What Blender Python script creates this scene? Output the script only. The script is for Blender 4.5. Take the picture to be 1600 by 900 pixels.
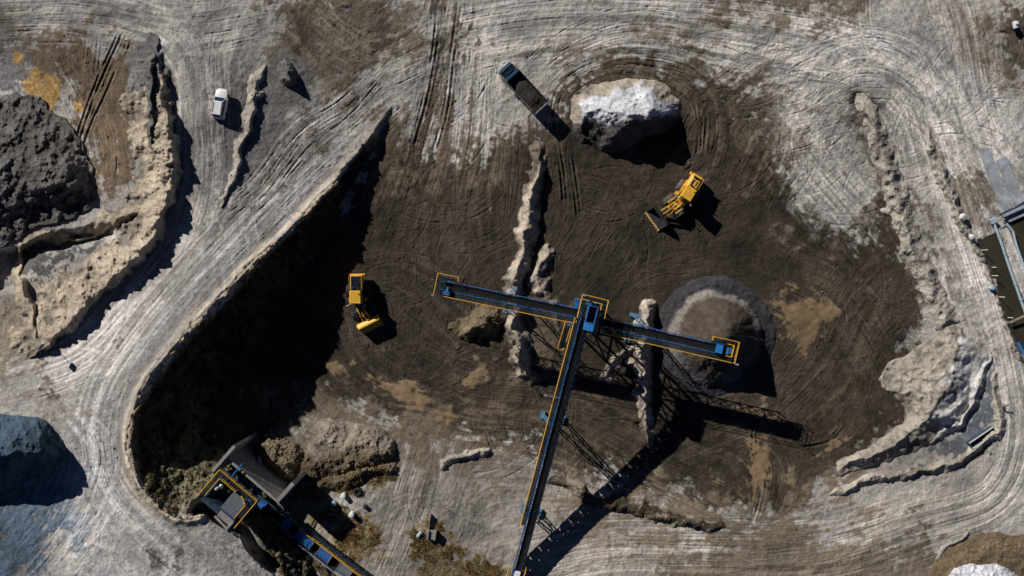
import bpy, bmesh, math, random
import numpy as np
from mathutils import Vector, Matrix

for o in list(bpy.data.objects):
    bpy.data.objects.remove(o, do_unlink=True)
scene = bpy.context.scene
COL = scene.collection
R = math.radians
random.seed(7)

# ------------------------------------------------------------------ camera, sky, sun, exposure
CAM_H = 125.0
cam_d = bpy.data.cameras.new('camera')
cam = bpy.data.objects.new('camera', cam_d)
COL.objects.link(cam)
cam.location = (0, 0, CAM_H)
cam.rotation_euler = (0, 0, 0)
cam_d.sensor_width = 36.0
cam_d.lens = 18.0 * CAM_H / 80.0
cam_d.clip_end = 20000
scene.camera = cam

SUN_EL = 29.0
world = bpy.data.worlds.new('World')
scene.world = world
world.use_nodes = True
wn = world.node_tree
bg = wn.nodes['Background']
sky = wn.nodes.new('ShaderNodeTexSky')
sky.sky_type = 'NISHITA'
sky.sun_disc = False
sky.sun_elevation = R(SUN_EL)
sky.sun_rotation = R(-45)
sky.air_density = 0.4
sky.altitude = 2500
sky.dust_density = 0.0
sky.ozone_density = 4.0
wn.links.new(sky.outputs[0], bg.inputs[0])
bg.inputs[1].default_value = 0.05

sun_d = bpy.data.lights.new('sun', 'SUN')
sun_d.energy = 5.0
sun_d.angle = R(0.5)
sun_d.color = (1.0, 0.96, 0.905)
sun = bpy.data.objects.new('sun', sun_d)
COL.objects.link(sun)
sv = Vector((math.cos(R(SUN_EL)) * 0.7071, -math.cos(R(SUN_EL)) * 0.7071, -math.sin(R(SUN_EL))))
sun.rotation_euler = sv.to_track_quat('-Z', 'Y').to_euler()
sun.location = (-60, 60, 90)

vs = scene.view_settings
vs.view_transform = 'Standard'
vs.look = 'None'
vs.exposure = -0.10
vs.gamma = 1.0
vs.use_curve_mapping = False

# ------------------------------------------------------------------ helpers: materials
def srgb(r, g, b):
    f = lambda c: (c / 255 / 12.92) if c / 255 <= 0.04045 else ((c / 255 + 0.055) / 1.055) ** 2.4
    return (f(r), f(g), f(b))

def mat(name, col, rough=0.6, metal=0.0, noise=0.25, scale=3.0, bump=0.0, spec=0.5, dust=0.0):
    m = bpy.data.materials.new(name)
    m.use_nodes = True
    nt = m.node_tree
    b = nt.nodes['Principled BSDF']
    b.inputs['Roughness'].default_value = rough
    b.inputs['Metallic'].default_value = metal
    b.inputs['Specular IOR Level'].default_value = spec
    tc = nt.nodes.new('ShaderNodeTexCoord')
    n = nt.nodes.new('ShaderNodeTexNoise')
    n.inputs['Scale'].default_value = scale
    n.inputs['Detail'].default_value = 6
    nt.links.new(tc.outputs['Object'], n.inputs['Vector'])
    r = nt.nodes.new('ShaderNodeValToRGB')
    e = r.color_ramp.elements
    e[0].position = 0.3
    e[0].color = (*[c * (1 - noise) for c in col], 1)
    e[1].position = 0.7
    e[1].color = (*[min(1, c * (1 + noise)) for c in col], 1)
    nt.links.new(n.outputs['Fac'], r.inputs['Fac'])
    last = r.outputs['Color']
    if dust > 0:
        n2 = nt.nodes.new('ShaderNodeTexNoise')
        n2.inputs['Scale'].default_value = scale * 0.6
        n2.inputs['Detail'].default_value = 8
        nt.links.new(tc.outputs['Object'], n2.inputs['Vector'])
        mr = nt.nodes.new('ShaderNodeMapRange')
        mr.inputs[1].default_value = 0.45
        mr.inputs[2].default_value = 0.75
        mr.inputs[4].default_value = dust
        nt.links.new(n2.outputs['Fac'], mr.inputs[0])
        mx = nt.nodes.new('ShaderNodeMix')
        mx.data_type = 'RGBA'
        nt.links.new(mr.outputs[0], mx.inputs[0])
        nt.links.new(last, mx.inputs[6])
        mx.inputs[7].default_value = (0.17, 0.145, 0.12, 1)
        last = mx.outputs[2]
    nt.links.new(last, b.inputs['Base Color'])
    if bump > 0:
        bp = nt.nodes.new('ShaderNodeBump')
        bp.inputs['Strength'].default_value = 0.8
        bp.inputs['Distance'].default_value = bump
        nt.links.new(n.outputs['Fac'], bp.inputs['Height'])
        nt.links.new(bp.outputs['Normal'], b.inputs['Normal'])
    return m

def soil_mat(name, rough=0.95, spec=0.12, grain=0.25, bump=0.03):
    """earth: its own colour per place (Col attribute) broken up by fine grain"""
    m = bpy.data.materials.new(name)
    m.use_nodes = True
    nt = m.node_tree
    b = nt.nodes['Principled BSDF']
    b.inputs['Roughness'].default_value = rough
    b.inputs['Specular IOR Level'].default_value = spec
    a = nt.nodes.new('ShaderNodeAttribute')
    a.attribute_name = 'Col'
    g = nt.nodes.new('ShaderNodeNewGeometry')
    n = nt.nodes.new('ShaderNodeTexNoise')
    n.inputs['Scale'].default_value = 2.2
    n.inputs['Detail'].default_value = 7
    n.inputs['Roughness'].default_value = 0.7
    nt.links.new(g.outputs['Position'], n.inputs['Vector'])
    mr = nt.nodes.new('ShaderNodeMapRange')
    mr.inputs[1].default_value = 0.25
    mr.inputs[2].default_value = 0.75
    mr.inputs[3].default_value = 1 - grain
    mr.inputs[4].default_value = 1 + grain
    nt.links.new(n.outputs['Fac'], mr.inputs[0])
    mul = nt.nodes.new('ShaderNodeVectorMath')
    mul.operation = 'SCALE'
    nt.links.new(a.outputs['Color'], mul.inputs[0])
    nt.links.new(mr.outputs[0], mul.inputs['Scale'])
    nt.links.new(mul.outputs[0], b.inputs['Base Color'])
    bp = nt.nodes.new('ShaderNodeBump')
    bp.inputs['Strength'].default_value = 0.7
    bp.inputs['Distance'].default_value = bump
    n3 = nt.nodes.new('ShaderNodeTexNoise')
    n3.inputs['Scale'].default_value = 5.0
    n3.inputs['Detail'].default_value = 5
    nt.links.new(g.outputs['Position'], n3.inputs['Vector'])
    nt.links.new(n3.outputs['Fac'], bp.inputs['Height'])
    nt.links.new(bp.outputs['Normal'], b.inputs['Normal'])
    return m

# ------------------------------------------------------------------ survey plan
# plan units: 1 unit = 0.1 m on the datum; unproj gives the world place of a plan point at height z
def unproj(u, v, z):
    k = (CAM_H - z) / CAM_H
    return (u - 800) * 0.1 * k, (450 - v) * 0.1 * k

STEP = 1.15
U = np.arange(-120, 1720.1, STEP)
V = np.arange(-120, 1020.1, STEP)
NU, NV = len(U), len(V)
UU, VV = np.meshgrid(U, V)

def fnoise(beta, seed, lo=3.0, hi=2000.0):
    """spectral noise; features between lo and hi plan units"""
    rg = np.random.default_rng(seed)
    f = np.fft.rfft2(rg.standard_normal((NV, NU)))
    ky = np.fft.fftfreq(NV, STEP)[:, None]
    kx = np.fft.rfftfreq(NU, STEP)[None, :]
    k = np.sqrt(kx * kx + ky * ky)
    k[0, 0] = 1
    w = k ** (-beta / 2) * np.exp(-(k * lo) ** 2) * (1 - np.exp(-(k * hi) ** 2))
    w[0, 0] = 0
    n = np.fft.irfft2(f * w, s=(NV, NU))
    return (n / n.std()).astype(np.float32)

N_big = fnoise(2.4, 1, 40, 900)
N_mid = fnoise(2.2, 2, 8, 200)
N_fin = fnoise(1.6, 3, 2.2, 40)
N_rgh = fnoise(2.2, 4, 2.5, 60)
N_a = fnoise(2.2, 5, 6, 160)
N_b = fnoise(2.2, 6, 6, 160)
N_clod = fnoise(0.8, 8, 2.6, 14)
FLUTE = fnoise(1.5, 12, 2.5, 26)
STREAK0 = fnoise(2.4, 10, 7, 70)
RIDGED = (1 - 1.25 * np.abs(fnoise(3.0, 9, 5, 120)))
N_as = fnoise(2.8, 15, 11, 200); N_bs = fnoise(2.8, 16, 11, 200)
WU = UU + 4 * N_as + 0.25 * N_rgh          # wandering plan coordinates for natural outlines
WV = VV + 4 * N_bs + 0.25 * N_fin
WUR = UU + 5 * N_a + 1.2 * N_rgh           # rougher ones for stains
WVR = VV + 5 * N_b + 1.2 * N_fin

def smooth(t):
    t = np.clip(t, 0, 1)
    return t * t * (3 - 2 * t)

def spline(pts, step=6.0):
    p = np.array(pts, float)
    if len(p) < 3:
        n = max(2, int(np.hypot(*(p[-1, :2] - p[0, :2])) / step))
        t = np.linspace(0, 1, n)[:, None]
        return p[0] * (1 - t) + p[-1] * t
    q = np.vstack([2 * p[0] - p[1], p, 2 * p[-1] - p[-2]])
    out = []
    for i in range(1, len(q) - 2):
        a, b, c, d = q[i - 1], q[i], q[i + 1], q[i + 2]
        n = max(2, int(np.hypot(*(c[:2] - b[:2])) / step))
        t = np.linspace(0, 1, n, endpoint=False)[:, None]
        out.append(0.5 * (2 * b + (c - a) * t + (2 * a - 5 * b + 4 * c - d) * t ** 2 + (3 * b - a - 3 * c + d) * t ** 3))
    out.append(p[-1:])
    return np.vstack(out)

def window(p, pad):
    i0 = max(0, int((p[:, 1].min() - pad - V[0]) / STEP)); i1 = min(NV, int((p[:, 1].max() + pad - V[0]) / STEP) + 2)
    j0 = max(0, int((p[:, 0].min() - pad - U[0]) / STEP)); j1 = min(NU, int((p[:, 0].max() + pad - U[0]) / STEP) + 2)
    return slice(i0, i1), slice(j0, j1)

def line_field(pts, pad, warp=1.0, step=14.0, WU=WU, WV=WV):
    """distance, signed side (+ = right of travel on the plan) and interpolated extra columns along a smooth line"""
    p = spline(pts, step)
    sl = window(p, pad)
    x = UU[sl] + warp * (WU[sl] - UU[sl]); y = VV[sl] + warp * (WV[sl] - VV[sl])
    best = np.full(x.shape, 1e9); side = np.zeros(x.shape)
    ex = [np.zeros(x.shape) for _ in range(p.shape[1] - 2)]
    for a, b in zip(p[:-1], p[1:]):
        d = b[:2] - a[:2]
        L = d @ d
        if L < 1e-9:
            continue
        t = np.clip(((x - a[0]) * d[0] + (y - a[1]) * d[1]) / L, 0, 1)
        dx = x - a[0] - t * d[0]; dy = y - a[1] - t * d[1]
        q = dx * dx + dy * dy
        m = q < best
        best[m] = q[m]
        side[m] = np.sign(d[0] * dy - d[1] * dx)[m]
        for k in range(len(ex)):
            e = a[2 + k] + t * (b[2 + k] - a[2 + k])
            ex[k][m] = e[m]
    return sl, np.sqrt(best), side, ex

def poly_field(pts, pad, warp=1.0, smooth_line=True, step=16.0, WU=WU, WV=WV):
    """signed distance to a closed outline, positive inside"""
    p = np.array(pts, float)
    p = spline(list(map(tuple, p)) + [tuple(p[0])], step) if smooth_line else np.vstack([p, p[:1]])
    sl = window(p, pad)
    x = UU[sl] + warp * (WU[sl] - UU[sl]); y = VV[sl] + warp * (WV[sl] - VV[sl])
    best = np.full(x.shape, 1e9); ins = np.zeros(x.shape, bool)
    for a, b in zip(p[:-1], p[1:]):
        d = b - a
        L = d @ d
        if L < 1e-9:
            continue
        t = np.clip(((x - a[0]) * d[0] + (y - a[1]) * d[1]) / L, 0, 1)
        q = (x - a[0] - t * d[0]) ** 2 + (y - a[1] - t * d[1]) ** 2
        best = np.minimum(best, q)
        if abs(d[1]) > 1e-9:
            c = ((a[1] > y) != (b[1] > y)) & (x < d[0] * (y - a[1]) / d[1] + a[0])
            ins ^= c
    return sl, np.where(ins, 1, -1) * np.sqrt(best)

def tps(pts):
    """smooth height through survey points (u, v, z)"""
    p = np.array(pts, float)
    n = len(p)
    P = p[:, :2] / 400.0
    def phi(r2):
        return r2 * np.log(r2 + 1e-9) * 0.5
    D = ((P[:, None] - P[None]) ** 2).sum(-1)
    A = np.zeros((n + 3, n + 3))
    A[:n, :n] = phi(D) + np.eye(n) * 0.01
    A[:n, n] = 1; A[:n, n + 1:] = P
    A[n, :n] = 1; A[n + 1:, :n] = P.T
    w = np.linalg.solve(A, np.r_[p[:, 2], 0, 0, 0])
    cu = np.linspace(U[0], U[-1], 116); cv = np.linspace(V[0], V[-1], 72)
    gx, gy = np.meshgrid(cu / 400, cv / 400)
    z = w[n] + w[n + 1] * gx + w[n + 2] * gy
    for k in range(n):
        z += w[k] * phi((gx - P[k, 0]) ** 2 + (gy - P[k, 1]) ** 2)
    return upsample(z, cu, cv)

def upsample(z, cu, cv):
    fx = np.clip((U - cu[0]) / (cu[1] - cu[0]), 0, len(cu) - 1.001); fy = np.clip((V - cv[0]) / (cv[1] - cv[0]), 0, len(cv) - 1.001)
    ix = fx.astype(int); iy = fy.astype(int)
    tx = (fx - ix)[None, :]; ty = (fy - iy)[:, None]
    a = z[np.ix_(iy, ix)]; b = z[np.ix_(iy, ix + 1)]; c = z[np.ix_(iy + 1, ix)]; d = z[np.ix_(iy + 1, ix + 1)]
    return (a * (1 - tx) + b * tx) * (1 - ty) + (c * (1 - tx) + d * tx) * ty

# ------------------------------------------------------------------ ground heights
FADE = np.minimum(np.minimum(UU - U[0], U[-1] - UU), np.minimum(VV - V[0], V[-1] - VV))
FADE = smooth(FADE / 36)
Z_floor = tps([(600, 300, 0), (800, 300, 0), (1000, 300, 0), (1200, 300, 0), (700, 450, 0), (900, 450, 0), (1200, 480, 0),
               (600, 560, 0), (800, 620, 0), (1000, 650, 0), (1200, 650, 0.2), (430, 560, 0), (330, 620, 0), (300, 680, 0.3), (480, 640, 0.3), (420, 690, 0.6),
               (1350, 400, 0.3), (1400, 600, 0.3), (1300, 720, 0.6), (700, 200, 0.1), (700, 100, 0.5), (640, 160, 0.6), (850, 60, 0.6),
               (1000, 40, 0.8), (1200, 60, 0.8), (1400, 60, 1.2), (1500, 200, 1.8), (1600, 250, 2.0), (1540, 450, 2.2), (1580, 650, 2.0), (1500, 780, 1.6),
               (1300, 830, 1.4), (1100, 850, 1.6), (950, 850, 2.0), (850, 830, 2.0), (850, 720, 0.6), (700, 760, 1.8), (700, 880, 2.8), (600, 860, 3.2),
               (550, 770, 3.0), (540, 830, 3.4), (480, 850, 1.8), (430, 800, 0.8), (560, 700, 1.2), (500, 110, 1.6), (600, 0, 0.9), (300, 250, 4.5), (0, 300, 5),
               (0, 0, 3), (200, 0, 2.6), (400, 0, 2.0), (0, 600, 7), (0, 900, 7), (250, 900, 6), (-100, 450, 6), (1700, 900, 1.8), (1700, 0, 2), (800, 1000, 2.4), (1200, 1000, 2)])
Z_left = tps([(610, 170, 0.7), (590, 195, 1.6), (520, 285, 3.5), (440, 368, 6.0), (370, 440, 8.6), (300, 510, 10.4), (240, 580, 11.0), (200, 660, 9.6), (205, 730, 9.2),
              (260, 800, 9.8), (330, 810, 9.6), (380, 840, 8.8), (350, 750, 9), (420, 900, 7.6), (250, 900, 8.4), (100, 900, 7.6), (0, 900, 7.4), (0, 750, 7.2), (100, 650, 8.6),
              (60, 590, 8.2), (0, 500, 7.2), (160, 520, 9.0), (280, 400, 8.0), (320, 280, 6.4), (345, 160, 5.0), (300, 60, 3.8), (150, 40, 3.4), (0, 40, 3.2), (420, 180, 3.9), (500, 110, 1.9),
              (600, 20, 1.0), (450, 20, 2.0), (160, 200, 4.2), (100, 110, 3.8), (200, 300, 5.4), (70, 150, 3.6), (110, 400, 6.4), (30, 480, 6.6), (90, 270, 5.2), (20, 250, 5.0), (-100, 450, 6.6), (-100, 100, 3.5),
              (250, 1000, 8), (-100, 900, 7), (400, -100, 2), (0, -100, 3), (640, -60, 0.9)])

EDGE = [(612, 166), (592, 194), (566, 230), (520, 288), (480, 330), (440, 370), (405, 402), (370, 440), (335, 476), (300, 510), (268, 545), (240, 580), (216, 618), (203, 655), (200, 690),
        (206, 730), (222, 768), (245, 796), (275, 812), (312, 806)]
# plateau outline: follows the lip, then the feed-hopper pad and its retaining wall
PAD = [(318, 806), (332, 815), (352, 828), (374, 840), (386, 862), (408, 884)]
PLATEAU = EDGE + PAD + [(470, 930), (470, 1100), (-400, 1100), (-400, -300), (640, -300), (650, 60), (632, 140)]
sl, sdP = poly_field(PLATEAU, 420, 0.0, False)
full = np.full(UU.shape, -400.0); full[sl] = sdP
# slope width: 10 units per metre of drop at the natural slope, sheer at the retaining wall and the pad
drop = np.clip(Z_left - Z_floor, 0.3, 12)
wallness = np.zeros(UU.shape)
sl, d, side, ex = line_field([(a, b, 1) for a, b in PAD], 60, 0.0)
wallness[sl] = smooth((34 - d) / 20)
gentle = np.exp(-((UU - 300) ** 2 + (VV - 770) ** 2) / 95.0 ** 2)
slope_w = drop * ((9.5 + 9.5 * gentle) * (1 - wallness) + 0.7 * wallness) + 1.5
rag = 1 - wallness
t = (full + (0.7 * N_mid + 0.2 * N_rgh) * rag + slope_w) / slope_w
cliff = np.clip(t, 0, 1)
cliff = 0.75 * cliff + 0.25 * smooth(cliff)
upper = smooth((UU - 640) / -60)                      # the two sheets merge along the top road
outside = np.clip(full / 40 + 1, 0, 1)
Zb = Z_floor * (1 - cliff) + np.maximum(Z_left, Z_floor * (1 - upper) + Z_left * upper) * cliff
slope_mask = ((cliff > 0.02) & (cliff < 0.985)).astype(np.float32)
slope_mask *= smooth((drop - 0.9) / 1.0)
Zb = Zb + slope_mask * (0.03 * N_rgh + 0.2 * N_mid)
Zb += FADE * (0.05 * N_mid * smooth((1 - slope_mask)) + 0.008 * N_rgh)

def dig(pts, depth, w, soft=6, warp=0.6):
    global Zb
    sl, sd = poly_field(pts, w + 20, warp)
    Zb[sl] -= depth * smooth((sd + soft) / (2 * soft))

# settling channels on the right, the hollow left of the long berm, the pond top right
WATER_A = [(1532, 378), (1556, 366), (1576, 420), (1604, 480), (1660, 560), (1660, 660), (1600, 566), (1572, 500), (1552, 440)]
WATER_B = [(1577, 350), (1620, 318), (1700, 330), (1700, 480), (1640, 470), (1612, 430), (1588, 384)]
for P in (WATER_A, WATER_B):
    sl, sd = poly_field(P, 12, 0.0, False)
    Zb[sl] -= 0.9 * smooth((sd + 3) / 5)
dig([(1556, 54), (1600, 46), (1640, 60), (1640, 84), (1592, 78)], 0.5, 20, 8)
dig([(1328, 152), (1345, 143), (1357, 175), (1348, 205), (1334, 195)], 0.5, 20, 7)
dig([(60, 400), (120, 385), (160, 372), (172, 352), (120, 358), (45, 384), (30, 405), (38, 432)], 2.6, 20, 9)
dig([(-40, 392), (24, 396), (30, 440), (10, 455), (-40, 452)], 2.8, 20, 6)

# ------------------------------------------------------------------ things made of earth: height above the ground
THINGS = []          # name, label, category, group, slices, height, colour key
Hsum = np.zeros(UU.shape, np.float32)

def keep(name, label, cat, sl, h, colour, group=None):
    THINGS.append(dict(name=name, label=label, cat=cat, group=group, sl=sl, h=h.astype(np.float32), colour=colour))
    Hsum[sl] = np.maximum(Hsum[sl], h)

def ridge(pts, wl, wr, name, label, cat, colour, group=None, rough=0.25, p=1.0, warp=1.0, scallop=0.0):
    """pts: (u, v, height). wl / wr: foot width left and right of the direction of travel"""
    pad = max(wl, wr) + 12
    sl, d, side, ex = line_field(pts, pad, warp)
    hh = ex[0]
    w = np.where(side < 0, wl, wr) * (0.55 + 0.45 * np.clip(hh / max(q[2] for q in pts), 0, 1))
    w = w * (1 + 0.10 * N_mid[sl] + .05 * N_as[sl])
    w = w * np.where(side < 0, 1.25, 1.35)
    f = np.clip(1 - d / w, 0, 1) ** p
    f = 0.45 * f + 0.55 * smooth(f)
    h = hh * f * (1 + scallop * RIDGED[sl]) + rough * hh * N_rgh[sl] * np.sqrt(np.clip(f, 0, 1)) * 0.04
    h += 0.13 * rough * hh * (RIDGED[sl] + N_mid[sl] * .6) * np.sqrt(f)
    h = np.where(d < w, np.maximum(h, 0), 0)
    keep(name, label, cat, sl, h, colour, group)

def heap(pts, cap, slope, name, label, cat, colour, group=None, rough=0.12, warp=0.7, crest=6.0, smooth_line=True):
    """a tipped heap: rises from its outline at a natural slope to a cap (metres)"""
    sl, sd = poly_field(pts, 14, warp, smooth_line)
    d = np.maximum(sd, 0) * 0.1 * slope
    h = cap * (1 - np.exp(-(d / cap) ** 1.0 * 1.35)) if crest else np.minimum(d, cap)
    h = np.minimum(d, h * 1.15)
    h = h + rough * (0.4 * N_rgh[sl] + 0.9 * RIDGED[sl] + 0.7 * N_mid[sl]) * np.clip(h, 0, 1)
    h = np.where(sd > 0, np.maximum(h, 0), 0)
    keep(name, label, cat, sl, h, colour, group)

# round stockpile under the east conveyor: dark toe, grey flank, brown crown
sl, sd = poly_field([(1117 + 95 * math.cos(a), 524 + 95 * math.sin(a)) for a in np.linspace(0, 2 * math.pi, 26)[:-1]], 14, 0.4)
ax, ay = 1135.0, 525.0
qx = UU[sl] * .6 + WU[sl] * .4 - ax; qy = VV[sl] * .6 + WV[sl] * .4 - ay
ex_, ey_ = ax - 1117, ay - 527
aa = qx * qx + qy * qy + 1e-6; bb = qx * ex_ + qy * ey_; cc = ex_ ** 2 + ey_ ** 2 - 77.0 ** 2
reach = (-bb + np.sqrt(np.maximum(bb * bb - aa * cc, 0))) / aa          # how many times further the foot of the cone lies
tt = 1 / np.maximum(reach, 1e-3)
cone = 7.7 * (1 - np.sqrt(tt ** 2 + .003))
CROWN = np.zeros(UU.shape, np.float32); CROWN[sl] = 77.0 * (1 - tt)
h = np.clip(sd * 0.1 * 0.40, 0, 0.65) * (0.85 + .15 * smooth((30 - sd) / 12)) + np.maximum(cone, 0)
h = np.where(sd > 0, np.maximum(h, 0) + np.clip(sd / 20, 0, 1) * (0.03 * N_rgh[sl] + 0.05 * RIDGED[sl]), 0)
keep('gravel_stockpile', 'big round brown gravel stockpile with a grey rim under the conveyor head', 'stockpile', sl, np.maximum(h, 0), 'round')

# white-topped sand heap by the dump truck
sl, sd = poly_field([(892, 188), (893, 158), (905, 138), (938, 127), (985, 125), (1028, 126), (1050, 140), (1062, 158), (1064, 184), (1046, 204), (1022, 214), (990, 224), (955, 234), (920, 228), (902, 216)], 14, 0.6)
h = np.clip(sd, 0, 100) * 0.1 * 0.55 + np.clip(sd - 6, 0, 60) * 0.03
h2 = line_field([(908, 182, 2.6), (936, 172, 3.5), (985, 181, 4.8), (1006, 181, 5.0), (1034, 163, 5.0), (1056, 164, 4.0)], 80, 0.8)
cap = np.zeros(UU.shape, np.float32); cap[h2[0]] = np.clip(h2[3][0] - h2[1] * 0.1 * np.where(h2[2] > 0, 0.46 + .5 * smooth((UU[h2[0]] - 955) / 50), 0.62), 0, 9)
h = np.minimum(h * 1.6, cap[sl])
h = np.where(sd > 0, np.maximum(h + np.clip(h, 0, 1) * (0.012 * N_rgh[sl] + 0.05 * RIDGED[sl] + .025 * FLUTE[sl] + .07 * N_mid[sl]), 0), 0)
keep('sand_heap', 'tipped sand heap with a white sunlit crest near the dark dump truck', 'sand heap', sl, h, 'white')

# bottom left: dark blue-black stone heap cut by the frame
sl, sd = poly_field([(-90, 690), (-60, 656), (0, 645), (54, 652), (88, 672), (103, 700), (100, 724), (72, 760), (30, 800), (-20, 830), (-90, 840)], 14, 0.5)
cf = line_field([(-100, 712, 6.6), (-20, 716, 6.8), (30, 706, 6.0), (70, 704, 4.2), (94, 704, 1.6)], 140, 0.6)
cap = np.zeros(UU.shape, np.float32); cap[cf[0]] = np.clip(cf[3][0] - cf[1] * 0.1 * np.where(cf[2] > 0, 0.9, 0.62), 0, 9)
h = np.minimum(np.clip(sd, 0, 200) * 0.1 * 1.2, cap[sl])
h = np.where(sd > 0, np.maximum(h + np.clip(h, 0, 1) * (0.05 * N_rgh[sl] + 0.05 * RIDGED[sl]), 0), 0)
keep('stone_heap', 'blue-black crushed stone heap cut off by the left edge', 'stone heap', sl, h, 'blueblack')

# brown heap under the west conveyor
heap([(700, 522), (712, 498), (735, 484), (770, 470), (792, 476), (800, 500), (786, 520), (760, 536), (735, 536), (712, 532)], 2.1, .75, 'soil_heap',
     'rough brown soil heap beneath the west conveyor', 'soil heap', 'brownheap', rough=0.16, warp=1.6)
heap([(430, 96), (446, 90), (460, 100), (468, 118), (464, 134), (446, 136), (434, 122)], 1.8, 1.3, 'soil_heap', 'small dark conical heap standing between two haul roads', 'soil heap', 'darkgrey', rough=0.15)
# rubble bank by the blue covered conveyor
heap([(478, 700), (486, 668), (520, 654), (560, 656), (596, 668), (612, 692), (614, 718), (580, 734), (530, 742), (480, 752), (452, 746), (446, 724)], 1.5, 1.0, 'rubble_bank',
     'lumpy grey rubble bank above the dry brush', 'rubble bank', 'rubble', rough=0.13)
ridge([(452, 770, 0.4), (486, 764, 1.3), (530, 748, 1.4), (580, 736, 1.2), (612, 730, 0.4)], 9, 10, 'earth_berm', 'low brown overgrown bank below the grey rubble bank', 'berm', 'brownheap', rough=0.4)
heap([(392, 724), (400, 700), (412, 688), (440, 684), (468, 694), (478, 716), (470, 738), (444, 752), (424, 744)], 2.0, 1.4, 'rubble_bank', 'brown boulder-strewn bank against the concrete retaining wall', 'rubble bank', 'boulderbank', rough=0.16)
heap([(398, 716), (406, 706), (416, 708), (418, 720), (410, 734), (400, 734)], 3.0, 3.6, 'sand_heap', 'small pale grey cone of fines against the retaining wall', 'sand heap', 'pale', rough=0.05)
# dark rock dump, left edge
sl, sd = poly_field([(-60, 160), (20, 150), (64, 150), (76, 172), (100, 184), (122, 214), (140, 250), (152, 290), (140, 326), (100, 342), (60, 352), (20, 376), (-60, 384)], 14, 0.8)
ridge_v = 300 - 0.15 * UU[sl]
h = 2.6 * smooth(sd / 55) * np.clip(1 - (VV[sl] - ridge_v) / 100, .15, 1) * np.clip(.55 + (VV[sl] - 150) / 260, 0, 1) + .3
h = np.where(sd > 0, h + np.clip(sd / 12, 0, 1) * (0.03 * RIDGED[sl] + 0.02 * N_rgh[sl] + 0.16 * N_mid[sl] + 0.09 * STREAK0[sl]), 0)
keep('rock_dump', 'rough dark grey rock dump at the left edge', 'rock dump', sl, np.maximum(h, 0), 'darkgrey')
# long berm between pit on the left and the car road
ridge([(244, 78, 0.5), (246, 100, 1.0), (252, 130, 1.7), (256, 165, 2.4), (262, 230, 2.7), (266, 290, 2.8), (248, 345, 3.0), (216, 392, 2.8), (180, 430, 2.6), (138, 466, 2.4), (96, 506, 2.2), (72, 532, 1.4)],
      13, 46, 'earth_berm', 'long curved cream earth berm beside the white car road', 'berm', 'creamberm', rough=0.22, scallop=0.1)
ridge([(238, 82, 1.2), (238, 110, 2.4), (236, 150, 2.8), (236, 190, 2.6), (240, 230, 2.3), (250, 262, 1.6)], 6, 9, 'earth_berm', 'short dark inner crest on top of the long curved berm', 'berm', 'darkgrey', rough=0.6)
ridge([(36, 384, 1.0), (64, 377, 1.2), (110, 371, 1.3), (150, 357, 1.3), (178, 343, 1.1), (206, 338, 0.9), (222, 316, 0.5)], 15, 7, 'earth_berm', 'thin cream berm crest above the black hollow at left', 'berm', 'creamberm', rough=0.3)
ridge([(25, 388, 0.8), (31, 430, 1.3), (46, 478, 1.4), (58, 530, 1.1), (66, 545, 0.4)], 8, 10, 'earth_berm', 'short cream berm at the left running down to the post', 'berm', 'creamberm', rough=0.2)
ridge([(412, 92, 0.2), (406, 135, 0.8), (396, 180, 0.9), (378, 225, 0.9), (366, 262, 0.7), (350, 320, 0.3)], 4, 9, 'earth_berm', 'narrow pale berm right of the white car', 'berm', 'greyberm', rough=0.15)
# lip of the plateau
sl, d, side, ex = line_field([(a, b, 1) for a, b in EDGE], 30, 0.5)
lip = 0.55 * np.exp(-((d - 3) / 6.5) ** 2) * np.clip(drop[sl] / 3, 0, 1)
Zb[sl] += lip * (1 + 0.04 * N_rgh[sl] + .06 * N_mid[sl])
LIP = np.zeros(UU.shape, np.float32); LIP[sl] = np.exp(-((np.where(side > 0, d, -d) - 3) / 8.0) ** 2) * np.clip(drop[sl] / 1.5, 0, 1)
# the two dividing walls of earth in the pit
ridge([(842, 222, 0.3), (838, 250, 1.4), (832, 300, 1.9), (826, 350, 2.0), (816, 400, 2.0), (806, 445, 2.1), (803, 490, 2.2), (808, 535, 2.2), (818, 572, 1.9), (834, 592, 0.7)], 15, 13,
      'earth_wall', 'long cream earth dividing wall running under the west conveyor', 'earth wall', 'creamwall', rough=0.14, scallop=0.06)
ridge([(1012, 482, 1.8), (1006, 505, 2.6), (1000, 545, 2.6), (998, 590, 2.4), (1006, 640, 2.0), (1016, 676, 1.2), (1019, 694, 0.2)], 14, 12,
      'earth_wall', 'short cream earth dividing wall under the east conveyor', 'earth wall', 'creamwall', rough=0.10, scallop=0.05)
ridge([(858, 392, 0.6), (850, 410, 1.2), (846, 440, 1.0), (850, 470, 0.8), (872, 500, 0.4)], 12, 14, 'soil_heap', 'low pale spill beside the long dividing wall', 'soil heap', 'creamwall', rough=0.5)
ridge([(945, 586, 0.5), (966, 570, 1.0), (984, 545, 0.7)], 8, 8, 'soil_heap', 'small pale spill left of the short dividing wall', 'soil heap', 'creamwall', rough=0.4)
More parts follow.
